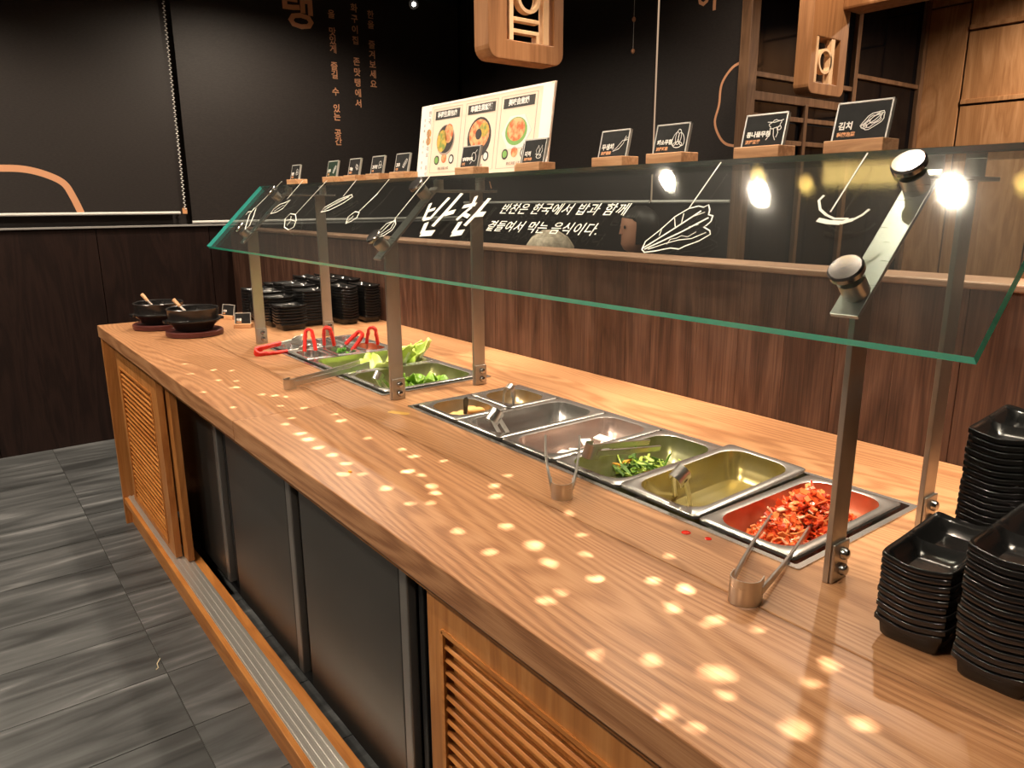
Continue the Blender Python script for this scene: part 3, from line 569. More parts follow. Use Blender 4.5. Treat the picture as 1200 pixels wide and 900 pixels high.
for k, (x, y, z, a, L, W) in enumerate(((-.235, .115, -.044, 150, .17, .11), (-.245, .16, -.044, 165, .15, .10), (-.225, .20, -.044, 150, .14, .09), (-.245, .14, -.036, 125, .13, .10), (-.215, .18, -.036, 175, .15, .09), (-.26, .20, -.030, 205, .11, .09), (-.31, .13, -.034, 40, .11, .08))):
    leaf('dark green romaine leaf lying in the pan beside the middle front post', (x, y, z), (rr.uniform(-.4, .4), -.03 + rr.uniform(-.10, .06), R(a)), L, W, .04, .30, rl, 10+k, 'romaine leaves')
for k, (x, y, z, a, b, L, W) in enumerate(((-.56, .20, -.046, 30, -.55, .15, .085), (-.54, .22, -.046, 70, -.7, .15, .08), (-.52, .17, -.046, -10, -.5, .14, .085), (-.50, .24, -.046, 60, -.85, .15, .075), (-.55, .15, -.046, 150, -.35, .13, .08), (-.49, .20, -.046, 20, -.9, .14, .075), (-.58, .24, -.046, 110, -.5, .13, .08), (-.53, .27, -.046, 80, -.8, .12, .07), (-.50, .12, -.046, -60, -.3, .13, .08))):
    leaf('pale yellow-green lettuce heart leaf standing in the pan by the long tongs', (x, y, z), (rr.uniform(-.4, .4), b, R(a)), L, W, .08, .22, hl, 40+k, 'lettuce heart leaves')
def flakes(name, n, pos, size, mats, seed, label, cat, thick=.0016):
    """loose shreds nobody could count: bent little strips heaped up"""
    g = random.Random(seed); mb = MB()
    for k in range(n):
        c = Vector(pos(g)); a = Matrix.Rotation(g.uniform(0, 6.3), 3, 'Z') @ Matrix.Rotation(g.uniform(-.9, .9), 3, 'X') @ Matrix.Rotation(g.uniform(-.8, .8), 3, 'Y')
        l = size[0]*g.uniform(.6, 1.4); w_ = size[1]*g.uniform(.5, 1.4); cu = g.uniform(-.5, .5); mb.mi = g.choices(range(len(mats)), ([6, 4, 3, 2] if mats[0] is not M['k1'] else [8, 4, 3, .7])[:len(mats)])[0]
        lo = []
        for t in (-1, -.33, .33, 1):
            p = Vector((t*l/2, 0, cu*l*t*t*.5)); ww = w_/2*(1-.35*abs(t)) + g.uniform(-.1, .1)*w_
            lo.append([c + a @ (p+Vector((0, -ww, 0))), c + a @ (p+Vector((0, ww, 0))), c + a @ (p+Vector((0, ww, thick))), c + a @ (p+Vector((0, -ww, thick)))])
        mb.loft(lo, True, True)
    return tag(ob(name, mb, mats), label, cat, kind='stuff')
def kpos(g):
    a = g.uniform(0, 6.28); r_ = math.sqrt(g.random()); x = .968 + .064*r_*math.cos(a); y = .168 + .125*r_*math.sin(a)
    h = .062*(1-r_**2) + .026*math.exp(-((x-.95)**2+(y-.20)**2)/.0010)
    return (x, y, -.044 + h*g.uniform(.55, 1.0))
flakes('kimchi', 1300, kpos, (.023, .0095), [M['k1'], M['k2'], M['k3'], M['k4']], 5, 'red chopped kimchi heaped in its steel pan', 'kimchi', .0022)
def gpos(g):
    c = g.choice(((.572, .175), (.58, .19), (.575, .16), (.655, .245), (.665, .262), (.615, .21)))
    return (c[0]+g.gauss(0, .011), c[1]+g.gauss(0, .013), -.046 + abs(g.gauss(0, .011)))
flakes('seasoned_greens', 260, gpos, (.034, .007), [M['herb'], M['stalk'], M['herb'], M['carrot']], 6, 'last scraps of seasoned greens with orange shreds in the greenish pan', 'greens')
for k, (x, y, a) in enumerate(((.425, .10, 20), (.445, .115, 60), (.435, .15, -30), (.455, .18, 10), (.47, .15, 75), (.45, .205, 30))):
    mb = MB().box(-.019, .019, -.012, .012, 0, .004)
    tag(ob('radish_slice', mb, M['radish'], None, (x, y+.030, -.036 + .008*(k % 4)), (rr.uniform(-.15, .15), rr.uniform(-.15, .15), R(a)), bevel=.0015), 'white radish slice lying in the pinkish pan', 'radish', 'white radish slices')
for k, (x, y, a) in enumerate(((.07, .085, 10), (.095, .075, 50), (.085, .10, -25), (.11, .095, 80), (.06, .065, 120), (.10, .06, 15))):
    mb = MB().loft([rrect(.042, .028, .006, 0, 3), rrect(.044, .030, .008, .003, 3), rrect(.040, .026, .006, .006, 3)], True, True)
    tag(ob('fish_cake_piece', mb, M['cake'], None, (x, y+.010, -.024 + .0065*(k % 4)), (rr.uniform(-.12, .12), rr.uniform(-.12, .12), R(a)), smooth=True), 'orange fish cake piece in the small front pan', 'fish cake', 'orange fish cake pieces')
flakes('minced_garlic', 160, lambda g: (-.788+g.gauss(0, .022), .05+g.gauss(0, .012), -.041+abs(g.gauss(0, .008))), (.010, .006), [M['garlic'], M['radish']], 8, 'minced garlic in a small condiment pan', 'garlic')
ringm = MB().loft([[(r_*math.cos(a*math.pi/6), r_*math.sin(a*math.pi/6), z) for a in range(12)] for r_, z in ((.0035, 0), (.0075, 0), (.0075, .008), (.0035, .008), (.0035, 0))]).mesh('chilli_ring', M['chilli'], True)
for k in range(26):
    tag(ob('chilli_ring', ringm, None, None, (-.785+rr.gauss(0, .024), .162+rr.gauss(0, .013), -.036 + .0016*k), (rr.uniform(-1.2, 1.2), rr.uniform(-1.2, 1.2), 0)), 'chopped green chilli ring heaped in its condiment pan', 'chilli', 'chopped green chilli rings')
tag(ob('bean_paste', MB().loft([rrect(.110, .048, .02, -.042, 5), rrect(.126, .062, .02, -.026, 5), rrect(.06, .03, .012, -.020, 5)], True, True), M['paste'], None, (-.788, .271, 0), smooth=True), 'dark red bean paste filling a small condiment pan', 'paste', kind='stuff')
M['drop'] = mat('kimchi_juice', (.62, .02, .01), .12)
for k, (x, y, r_, lb) in enumerate(((.897, -.043, .0075, 'larger red kimchi juice drop on the counter'), (.932, -.034, .0055, 'smaller red kimchi juice drop beside the kimchi pan'))):
    tag(ob('juice_drop', MB().lathe([(r_, 0.0002), (r_*.85, .0012), (r_*.3, .0017)], 16), M['drop'], None, (x, y, 0), smooth=True), lb, 'juice drop')
tag(ob('food_crumb', MB().loft([rrect(.009, .006, .002, 0, 2), rrect(.008, .005, .002, .003, 2)], True, True), M['carrot'], None, (.328, -.337, .0002)), 'tiny orange food crumb on the counter front', 'crumb')
tag(ob('sauce_smear', MB().loft([rrect(.06, .020, .009, .0003, 4), rrect(.054, .016, .007, .0012, 4)], True, True), mat('yellow_sauce', (.62, .36, .08), .3), None, (.022, -.062, 0), (0, 0, R(28))), 'yellow sauce smear on the counter before the fish cake pan', 'sauce')

for k_ in ('k1', 'k2', 'k3', 'k4'): nodes(M[k_])[2].inputs['Roughness'].default_value = .32
tag(ob('straw_scrap', MB().tube([(-.035, .01, .002), (-.01, -.004, .003), (.015, -.006, .003), (.02, -.014, .002)], .0016, 6), M['garlic'], None, (-.715, -.54, -.9), smooth=True), 'thin pale straw scrap on the floor tiles', 'scrap')

# ------------------------------------------------------------------ tongs
def tongs(label, bend, tip, spread, wide, bend_h, arm_w, roll=0.0, metal='steel', r=.013, grip=None, blade=None, zup=None, th=.0014):
    B = Vector(bend); T = Vector(tip); d = (T-B); L = d.length; d.normalize()
    up = Vector(zup) if zup else Vector((0, 0, 1)); wdir = (up - d*up.dot(d)).normalized()
    if roll: wdir = Matrix.Rotation(roll, 3, d) @ wdir
    s = wdir.cross(d).normalized()
    t = thing('serving_tongs', label, 'tongs', B, group='serving tongs')
    arc = [d*(-r*math.cos(a)) + s*(r*math.sin(a)) + d*r for a in [R(-90 + 180*i/12) for i in range(13)]]
    ext = [s*(-r) + d*(r+.016)] + arc + [s*r + d*(r+.016)]
    ob('spring_bend', MB().strip(ext, bend_h, th, wdir), M[metal], t, smooth=True)
    for sg_ in (-1, 1):
        p0 = s*(sg_*r) + d*(r+.006); p3 = s*(sg_*spread/2) + d*L; n = 9; pts = []; wd = []
        for i in range(n):
            u = i/(n-1); bow = math.sin(u*math.pi)*.10*(spread/2)
            pts.append(p0.lerp(p3, u) + s*sg_*bow); wd.append(arm_w*(1-.25*math.sin(u*math.pi)) if not wide else arm_w + (wide-arm_w)*max(0, (u-.72)/.28))
        a = ob('arm', MB().strip(pts, wd, .0045, wdir), M[metal], t, bevel=.0012)
        if blade: 
            q = pts[-3:]; ob('blade', MB().strip([q[0], q[1], q[2]], [wide*.6, wide, wide*.8], th*2.2, wdir), M[blade], a, smooth=True)
        if grip:
            ob('grip', MB().strip([p0.lerp(p3, u) + s*sg_*(math.sin(u*math.pi)*.10*spread/2 + .001) for u in (0, .12, .25, .38, .5)], arm_w*1.3, .0105, wdir), M[grip], a, bevel=.002)
    if grip: ob('grip_bend', MB().strip([p*1.0 for p in ext], bend_h*1.15, .0095, wdir), M[grip], t, bevel=.002)
    return t
tongs('long steel tongs with handle on the counter and tips in the kimchi', (1.083, -.163, .019), (.966, .135, -.004), .062, 0, .034, .011, r=.019)
tongs('steel tongs pointing away over the radish pan, handle on the counter', (.690, -.118, .018), (.482, .066, .029), .070, 0, .030, .010, r=.018)
tongs('steel tongs lying across the greenish pan above scraps of greens', (.612, .010, .046), (.600, .215, .012), .030, .012, .028, .012, r=.012, zup=(.2, -.2, 1))
tongs('short steel tongs standing in the yellow-stained pan', (.818, .030, .060), (.742, .140, -.054), .036, .010, .026, .008, r=.0125, zup=(.45, -.1, .9))
tongs('short steel tongs leaning in the empty grey pan', (.336, -.004, .058), (.222, .120, -.054), .034, .010, .028, .009, r=.0125, zup=(.45, -.1, .9))
tongs('little steel clip tongs standing on the rim of the empty small pan', (.156, .176, .058), (.142, .184, .006), .026, .009, .022, .007, r=.010, zup=(.55, -.85, .1))
tongs('long heavy steel tongs lying from the counter into the lettuce heart pan', (-.363, -.200, .018), (-.462, .090, .020), .040, .022, .028, .014, r=.013)
tongs('short steel tongs in the romaine pan', (-.245, .018, .036), (-.340, .105, -.045), .030, .010, .024, .009, r=.011, zup=(.4, -.1, .9))
tongs('red-handled tongs lying down, dark blades over the condiment pans', (-.893, -.098, .012), (-.912, .085, .018), .055, .040, .018, .012, roll=.5, grip='red', r=.016, blade='blade')
tongs('tall red-handled tongs standing in the minced garlic', (-.838, .070, .080), (-.800, .056, -.046), .040, .010, .012, .010, grip='red', r=.012, zup=(.75, -.6, 0))
tongs('red-handled tongs standing close behind the garlic tongs', (-.845, .140, .078), (-.890, .168, -.040), .036, .010, .012, .010, grip='red', r=.012, zup=(.75, -.6, 0))
tongs('red-handled tongs leaning low into the green chilli', (-.775, .236, .060), (-.812, .165, -.030), .034, .010, .013, .011, grip='red', r=.012, zup=(.6, -.4, .6))
tongs('red-handled tongs standing in the bean paste', (-.772, .276, .074), (-.795, .284, -.030), .042, .010, .012, .010, grip='red', r=.013, zup=(.75, -.6, 0))
t = thing('serving_spoon', 'black serving spoon standing in the fish cake pan', 'spoon', (.137, .060, .044), group=None)
d_ = Vector((-.062, .036, -.090))
ob('handle', MB().strip([Vector((0, 0, 0)), d_*.12, d_*.5, d_*.8], [.006, .013, .010, .006], .004, (.5, .86, 0)), M['black'], t, smooth=True, bevel=.001)
ob('bowl', MB().lathe([(.003, -.006), (.014, -.003), (.018, .002), (.016, .002), (.003, -.004)], 16), M['black'], t, tuple(d_*.86), (.4, -.5, 0), smooth=True)
tag(ob('sauce_scrap', MB().loft([rrect(.018, .008, .003, 0, 3), rrect(.014, .006, .002, .005, 3)], True, True), M['black'], None, (.30, .21, -.048), (0, 0, .6)), 'dark scrap of seaweed left in the empty grey pan', 'scrap')

# ------------------------------------------------------------------ stacked dishes
def dish_mesh(w_, l, h, split, name, band=.0064):
    nx, ny = 12, 22 if split else 12; mb = MB(); top = []
    sm = lambda t: (lambda c: c*c*(3-2*c))(max(0, min(1, t)))
    for j in range(ny+1):
        v = j/ny*2-1
        for i in range(nx+1):
            u = i/nx*2-1
            x = w_/2*u*(1-.07*abs(v)**8); y = l/2*v*(1-.035*abs(u)**8)
            e = min((1-abs(u))*w_/2, (1-abs(v))*l/2)
            if split: e = min(e, abs(v)*l/2*1.25)
            rim = h + .0022*math.cos(u*math.pi)*-1*abs(v)**3 + (.0016*abs(u)**4 if split else .001*abs(u*v))
            lowr = (.006 if split and abs(v) < .12 else 0)*(1-abs(u)**4)
            z = rim - lowr - (h-.006)*sm((e-.0022)/.017)
            top.append((x, y, z))
    n = nx+1; fs = [(j*n+i, j*n+i+1, (j+1)*n+i+1, (j+1)*n+i) for j in range(ny) for i in range(nx)]
    mb.add(top, fs)
    edge = [i for i in range(nx+1)] + [j*n+nx for j in range(1, ny+1)] + [ny*n+i for i in range(nx-1, -1, -1)] + [j*n for j in range(ny-1, 0, -1)]
    L0 = [Vector(top[k]) for k in edge]
    def sc(k, z): return [(p.x*k + 0, p.y*(1-(1-k)*w_/l) , z if z is not None else p.z) for p in L0]
    L1 = [(p.x*1.012, p.y*1.006, p.z-.0012) for p in L0]
    L2 = [(p.x*1.012, p.y*1.006, p.z-band) for p in L0]; L3 = [(p.x*.89, p.y*(1-.11*w_/l), p.z-band-.003) for p in L0]
    mb.loft([[tuple(p) for p in L0], L1, L2, L3, sc(.84, h*.18), sc(.76, 0)], cap1=True)
    me = mb.mesh(name, M['dish'], True); bm = bmesh.new(); bm.from_mesh(me); bmesh.ops.remove_doubles(bm, verts=bm.verts, dist=1e-5); bmesh.ops.recalc_face_normals(bm, faces=bm.faces); bm.to_mesh(me); bm.free(); return me
D2 = dish_mesh(.078, .172, .026, True, 'divided_dish'); DQ = dish_mesh(.108, .112, .028, False, 'square_dish', .0072); D3 = dish_mesh(.078, .165, .028, True, 'divided_dish', .0072)
ORD = 'first second third fourth fifth sixth seventh eighth ninth tenth eleventh twelfth thirteenth fourteenth fifteenth sixteenth seventeenth eighteenth nineteenth twentieth twenty-first twenty-second'.split()
def stack(me, name, x, y, n, rz, pitch, where, group, jit=.0008):
    for k in range(n):
        z = pitch*k + .0006
        o = bpy.data.objects.new(name, me); COL.objects.link(o); o.location = (x+rr.uniform(-jit, jit), y+rr.uniform(-jit, jit), z); o.rotation_euler = (0, 0, rz+rr.uniform(-.012, .012))
        tag(o, 'topmost black dish of ' + where if k == n-1 else 'bottom black dish of ' + where if k == 0 else 'black dish, ' + ORD[n-1-k] + ' from the top of ' + where, 'dish', group)
g1 = 'black two-part dishes stacked near the kimchi'
stack(D2, 'divided_dish', 1.246, -.004, 10, R(4), .0087, 'the low stack by the front corner post', g1)
stack(D2, 'divided_dish', 1.338, -.016, 15, R(2), .0090, 'the stack outward of the low corner-post stack', g1)
stack(D2, 'divided_dish', 1.238, .206, 22, R(5), .0088, 'the tall stack by the back corner post', g1)
g2 = 'small black dishes stacked at the far end'
P_ = .0118
for x, y, n, lb in ((-1.362, .205, 7, 'the short corner stack of the far cluster'), (-1.482, .200, 9, 'the second front-row stack of the far cluster'),
                    (-1.602, .198, 10, 'the third front-row stack of the far cluster'), (-1.722, .200, 10, 'the fourth front-row stack of the far cluster'), (-1.880, .255, 5, 'the lone low stack at the counter end'),
                    (-1.420, .322, 11, 'the square stack just behind the short corner stack'), (-1.540, .322, 12, 'the second square stack behind the front row'), (-1.660, .322, 12, 'the third square stack behind the front row'), (-1.780, .322, 11, 'the last square stack behind the front row')):
    stack(DQ, 'square_dish', x, y, n, rr.uniform(-.03, .03), P_, lb, g2)
for x, y, n, lb in ((-1.385, .448, 12, 'the narrow stack facing the bean paste'), (-1.385, .555, 12, 'the first narrow stack along the boarded wall'),
                    (-1.570, .448, 13, 'the second narrow stack behind the bean paste'), (-1.570, .555, 13, 'the second narrow stack along the boarded wall'), (-1.755, .448, 13, 'the third narrow stack behind the bean paste'), (-1.755, .555, 13, 'the last narrow stack along the boarded wall')):
    stack(D3, 'divided_dish', x, y, n, R(90)+rr.uniform(-.02, .02), P_, lb, g2)

# ------------------------------------------------------------------ stone pots
def pot(x, y, lb_t, lb_p, lb_s, az):
    tag(ob('round_tray', MB().lathe([(.098, 0), (.106, .003), (.106, .019), (.100, .022), (.094, .018), (.02, .018)], 40), M['tray'], None, (x, y, .0003), smooth=True), lb_t, 'tray', 'round maroon trays')
    p = thing('stone_pot', lb_p, 'pot', (x, y, .019), group='black stone pots')
    ob('bowl', MB().lathe([(.052, 0), (.068, .004), (.078, .022), (.094, .034), (.101, .040), (.101, .044), (.094, .046), (.092, .052), (.095, .082), (.097, .086), (.094, .089), (.089, .086), (.086, .050), (.060, .014), (.01, .010)], 44), M['pot'], p, smooth=True)
    for s_ in (0, math.pi):
        ob('lug', MB().loft([rrect(.022, .05, .008, z, 3) for z in (.036, .045)], True, True), M['pot'], p, (.100*math.cos(az+1+s_), .100*math.sin(az+1+s_), 0), (0, 0, az+1+s_), smooth=True)
    s = thing('ladle', lb_s, 'ladle', (x, y, .034), (0, 0, az), 'wooden ladles in the pots')
    a = Vector((-.030, 0, .008)); b = Vector((.058, 0, .074)); c = Vector((.086, 0, .100))
    ob('handle', MB().tube([a, a.lerp(b, .5), b], .0045, 8), M['blade'], s, smooth=True)
    ob('handle_end', MB().tube([b, b.lerp(c, .5), c], .0062, 10, .0078), M['base'], s, smooth=True)
    ob('scoop', MB().lathe([(.004, -.006), (.018, -.002), (.026, .008), (.024, .008), (.004, -.003)], 18), M['blade'], s, (-.036, 0, .006), smooth=True)
pot(-1.470, -.140, 'maroon round tray under the nearer stone pot', 'nearer black stone pot on a maroon tray', 'wooden-tipped ladle in the nearer stone pot', R(215))
pot(-1.735, -.205, 'maroon round tray under the stone pot at the counter end', 'black stone pot at the counter end, partly hidden by the other pot', 'wooden-tipped ladle in the stone pot at the counter end', R(210))

# ------------------------------------------------------------------ name signs
def sign(label, loc, rz, kor, sub, art, w_=.080, ch=.050, group='chalkboard name signs on the guard shelf', tilt=13, cardcol='chalk'):
    t = thing('name_sign', label, 'sign', loc, (0, 0, rz), group)
    ob('base', bx(-w_/2, w_/2, 0, .044, 0, .017), M['base'], t, bevel=.0012)
    c = ob('holder', bx(-w_/2+.003, w_/2-.003, -.0022, .0022, 0, ch+.003), M['acrylic'], t, (0, .016, .0135), (R(-tilt), 0, 0))
    eg = MB(); e_ = w_/2-.003
    for q in ((-e_, -e_+.0022, 0, ch+.003), (e_-.0022, e_, 0, ch+.003), (-e_, e_, ch+.0008, ch+.003)): eg.box(q[0], q[1], -.0036, .0024, q[2], q[3])
    ob('holder_edge', eg, M['acrylic_edge'], c)
    k = ob('card', bx(-w_/2+.0055, w_/2-.0055, -.0034, -.0023, .002, ch), M[cardcol], c)
    if kor: text('title_print', kor, .0115 if len(kor) < 4 else .0092, M['white_p'], k, frame((-w_/2+.010, -.0036, ch*.42), (1, 0, 0), (0, 0, 1)), 'LEFT', .0004, .0001)
    if sub: text('caption_print', sub, .0066, M['orange_p'], k, frame((-w_/2+.010, -.0036, ch*.20), (1, 0, 0), (0, 0, 1)), 'LEFT', .0002, .0001)
    if art:
        mb = MB()
        for pts in art: mb.ribbon(pts, .0011, Vector((.016, 0, ch*.52)), Vector((1, 0, 0)), Vector((0, 0, 1)), Vector((0, -1, 0)), .0036, .0002)
        ob('drawing', mb, M['white_p'], k)
    return t
def ell(a, b, rot=0, cx=0, cy=0, n=18, wob=0, seed=0):
    g = random.Random(seed); o = []
    for i in range(n+1):
        t = 2*math.pi*i/n; r_ = 1 + wob*math.sin(5*t+seed); x, y = a*r_*math.cos(t), b*r_*math.sin(t)
        o.append((cx + x*math.cos(rot)-y*math.sin(rot), cy + x*math.sin(rot)+y*math.cos(rot)))
    return o
A_cab = [ell(.017, .009, .55, wob=.08), ell(.013, .006, .55, wob=.2), ell(.008, .004, .55, .003, .002), [(-.013, -.009), (.002, .0), (.013, .010)], [(-.012, -.006), (0, .005), (.010, .012)], ell(.004, .003, 0, -.011, -.007)]
A_sprout = [ell(.010, .006, .2, .002, .009, wob=.15), [(-.006, .004), (-.004, -.006), (-.010, -.014)], [(.0, .003), (.002, -.008), (.006, -.015)], [(.005, .005), (.009, -.004), (.007, -.011)], ell(.003, .003, 0, .010, .003), [(-.012, .013), (.0, .012), (.015, .015)]]
A_veg = [ell(.006, .012, -.3, -.006, 0), ell(.006, .013, 0, .0, .003), ell(.006, .012, .4, .007, -.001), ell(.010, .005, 0, 0, -.010), [(-.008, -.012), (0, -.004), (.008, -.012)]]
A_rad = [[(-.016, -.013), (-.006, -.006), (.006, .006), (.010, .006), (.009, .001), (-.001, -.009), (-.016, -.013)], [(.009, .005), (.013, .014)], [(.009, .005), (.017, .011)], [(.009, .005), (.018, .007)]]
A_kelp = [[(-.004, -.012), (-.008, .002), (-.002, .012), (.002, .002), (-.004, -.012)], [(.004, -.012), (.003, .0), (.009, .012), (.012, .0), (.004, -.012)], ell(.008, .004, 0, .002, -.011), [(-.010, -.006), (.010, -.008)]]
A_onion = [ell(.008, .011, .6, 0, 0), [(-.007, -.010), (-.012, -.016)], [(.004, .010), (.010, .016)]]
A_bean = [ell(.010, .006, -.8, .002, 0, wob=.12), ell(.006, .004, -.8, .002, 0)]
A_cuke = [ell(.014, .003, .9), ell(.014, .003, .9, .004, -.002)]
A_garlic = [ell(.006, .006, 0, 0, .005, wob=.1), ell(.005, .005, 0, -.004, -.004, wob=.1), ell(.005, .005, 0, .006, -.003, wob=.1)]
ZS = .5638
for x0, kor, sub, art, lb, cc in ((-1.050, '쌈장', '包飯醬', A_garlic, 'lone name sign at the far end of the guard shelf', 'chalk'),
      (-.745, '상추', '生菜', A_cuke, 'dark green name sign first in the row of four', 'chalk_g'), (-.588, '마늘', '蒜頭片', A_bean, 'name sign with a bean-shaped drawing, overlapping the dark green one', 'chalk'),
      (-.440, '고추장', '辣醬', A_garlic, 'name sign with a cluster drawing, third in the row of four', 'chalk'), (-.299, '고추', '辣椒', A_cuke, 'name sign with a chilli drawing, beside the menu board edge', 'chalk'),
      (.027, '양파장아찌', '洋蔥', A_onion, 'name sign with an onion drawing, alone before the menu board', 'chalk'), (.200, '파절이와\n고추절이', '涼拌蔥絲', A_onion, 'name sign with two written lines, half covered by the seaweed sign', 'chalk'),
      (.266, '미역', '涼拌海帶', A_kelp, 'name sign with a seaweed drawing, at the menu board corner', 'chalk'), (.502, '무생채', '涼拌蘿蔔', A_rad, 'name sign with a long radish drawing', 'chalk'),
      (.640, '채소무침', '涼拌時蔬', A_veg, 'name sign with a leafy vegetable drawing beside the radish sign', 'chalk'), (.824, '콩나물무침', '涼拌豆芽', A_sprout, 'name sign with a bean sprout drawing', 'chalk'),
      (.975, '김치', '韓國泡菜', A_cab, 'large kimchi name sign with a cabbage drawing', 'chalk')):
    if cc == 'chalk_g' and 'chalk_g' not in M: M['chalk_g'] = mat('green_chalk_card', (.010, .030, .018), .6, 0, .2)
    big = 1 if x0 < .9 else 1.06
    sign(lb, (x0+.04*big,   .113 + (.0 if x0 != .200 else .047), ZS), 0, kor, sub, art, .080*big, .050*big, cardcol=cc)
sign('little dark sign just behind the stone pots', (-1.79, .075, .0003), R(28), '두부', '豆腐', None, .075, .048, 'little signs beside the pots')
sign('little dark sign with a tilted card, before the lone dish stack', (-1.50, .055, .0003), R(62), '국물', '海帶湯', None, .070, .045, 'little signs beside the pots')

# ------------------------------------------------------------------ menu board
mbd = thing('menu_board', 'peach menu board with three printed dishes standing on the guard shelf', 'menu board', (-.42, .268, ZS), (R(-8), 0, 0))
ob('panel', bx(0, .602, 0, .005, 0, .212), M['board'], mbd, bevel=.001)
M['edge_w'] = mat('white_board_edge', (.88, .87, .85), .5)
ob('border_strip', bx(.012, .590, -.0008, 0, .206, .211), M['edge_w'], mbd); ob('border_strip', bx(.560, .600, -.0008, 0, .0, .206), M['edge_w'], mbd); ob('border_strip', bx(.002, .060, -.0008, 0, .0, .206), M['edge_w'], mbd)
BF = lambda u, v, n=.0011: frame((u, -n, v), (1, 0, 0), (0, 0, 1))
M['food1'] = speckle(mat('printed_dish_mix', (.6, .4, .1), .6), (.70, .42, .06), (.22, .30, .06), 60, 3, .4, .6, rnd=False); M['food2'] = speckle(mat('printed_red_dish', (.6, .2, .1), .6), (.72, .14, .04), (.85, .48, .22), 55, 3, .4, .6, rnd=False)
M['bowl_w'] = mat('printed_white_bowl', (.70, .76, .74), .6); M['food_g'] = mat('printed_green', (.20, .42, .10), .6); M['grey_p'] = mat('grey_print', (.42, .32, .27), .6); M['food_o'] = mat('printed_orange', (.80, .40, .10), .6)
def disc(name, u, v, a, b, m, n_=.0008, k=24): 
    mb = MB().loft([[(u+a*math.cos(2*math.pi*j/k), -n_*q, v+b*math.sin(2*math.pi*j/k)) for j in range(k)] for q in (0, 1)], False, True); return ob(name, mb, m, mbd)
for u, ttl in ((.145, '韓國生菜包肉'), (.310, '幸福生菜飯麵'), (.470, '美味自煮鍋')):
    ob('title_bar', bx(u-.062, u+.062, -.0009, 0, .166, .190), M['black_p'], mbd); text('title_print', ttl, .0165, M['white_p'], mbd, BF(u, .178, .0012), 'CENTER', .0006, .0001)
    mb = MB(); mb.ribbon([(u-.072, .020), (u-.072, .196), (u+.072, .196), (u+.072, .020), (u-.072, .020)], .0012, Vector((0, 0, 0)), Vector((1, 0, 0)), Vector((0, 0, 1)), Vector((0, -1, 0)), .0, .0006); ob('frame_line', mb, M['grey_p'], mbd)
    text('caption_print', '韓式 泡菜 小菜', .0085, M['grey_p'], mbd, BF(u, .030), 'CENTER', .0002, .0001)
disc('dish_print', .145, .108, .046, .042, M['grey_p']); disc('dish_print', .145, .110, .042, .038, M['black_p'], .0010); disc('food_print', .128, .106, .026, .030, M['food1'], .0012); disc('food_print', .160, .125, .022, .026, M['food2'], .0012)
disc('dish_print', .310, .104, .054, .052, M['black_p']); disc('food_print', .310, .112, .046, .038, M['food2'], .0010); disc('food_print', .330, .122, .022, .018, M['food1'], .0012); disc('food_print', .308, .112, .014, .014, M['black_p'], .0013)
disc('dish_print', .470, .106, .060, .046, M['bowl_w'], .0008, 6); disc('food_print', .470, .108, .044, .034, M['food_g'], .0010); disc('food_print', .470, .112, .036, .028, M['food2'], .0012)
for u in (.145, .310, .470):
    for k, m_ in enumerate(('food_g', 'food2', 'bowl_w')): disc('topping_print', u-.038+.038*k, .054+.004*(k % 2), .013, .013, M['black_p' if k != 1 else m_], .0008, 16); disc('topping_print', u-.038+.038*k, .054+.004*(k % 2), .009, .009, M[m_], .0010, 14)
for k, c in enumerate('한국 '): 
    if c != ' ': text('side_print', c, .017, M['grey_p'], mbd, BF(.052, .186-.022*k), 'CENTER', .0002, .0001)
for v in (.132, .110): disc('dot_print', .052, v, .012, .012, M['food_o'])
for k, c in enumerate('대표 음식'): 
    if c != ' ': text('side_print', c, .014, M['grey_p'], mbd, BF(.052, .088-.018*k), 'CENTER', .0002, .0001)
for k, c in enumerate('맛있게 즐기는 방법'): 
    if c != ' ': text('side_print', c, .0085, M['grey_p'], mbd, BF(.026, .170-.015*k), 'CENTER', .0001, .0001)

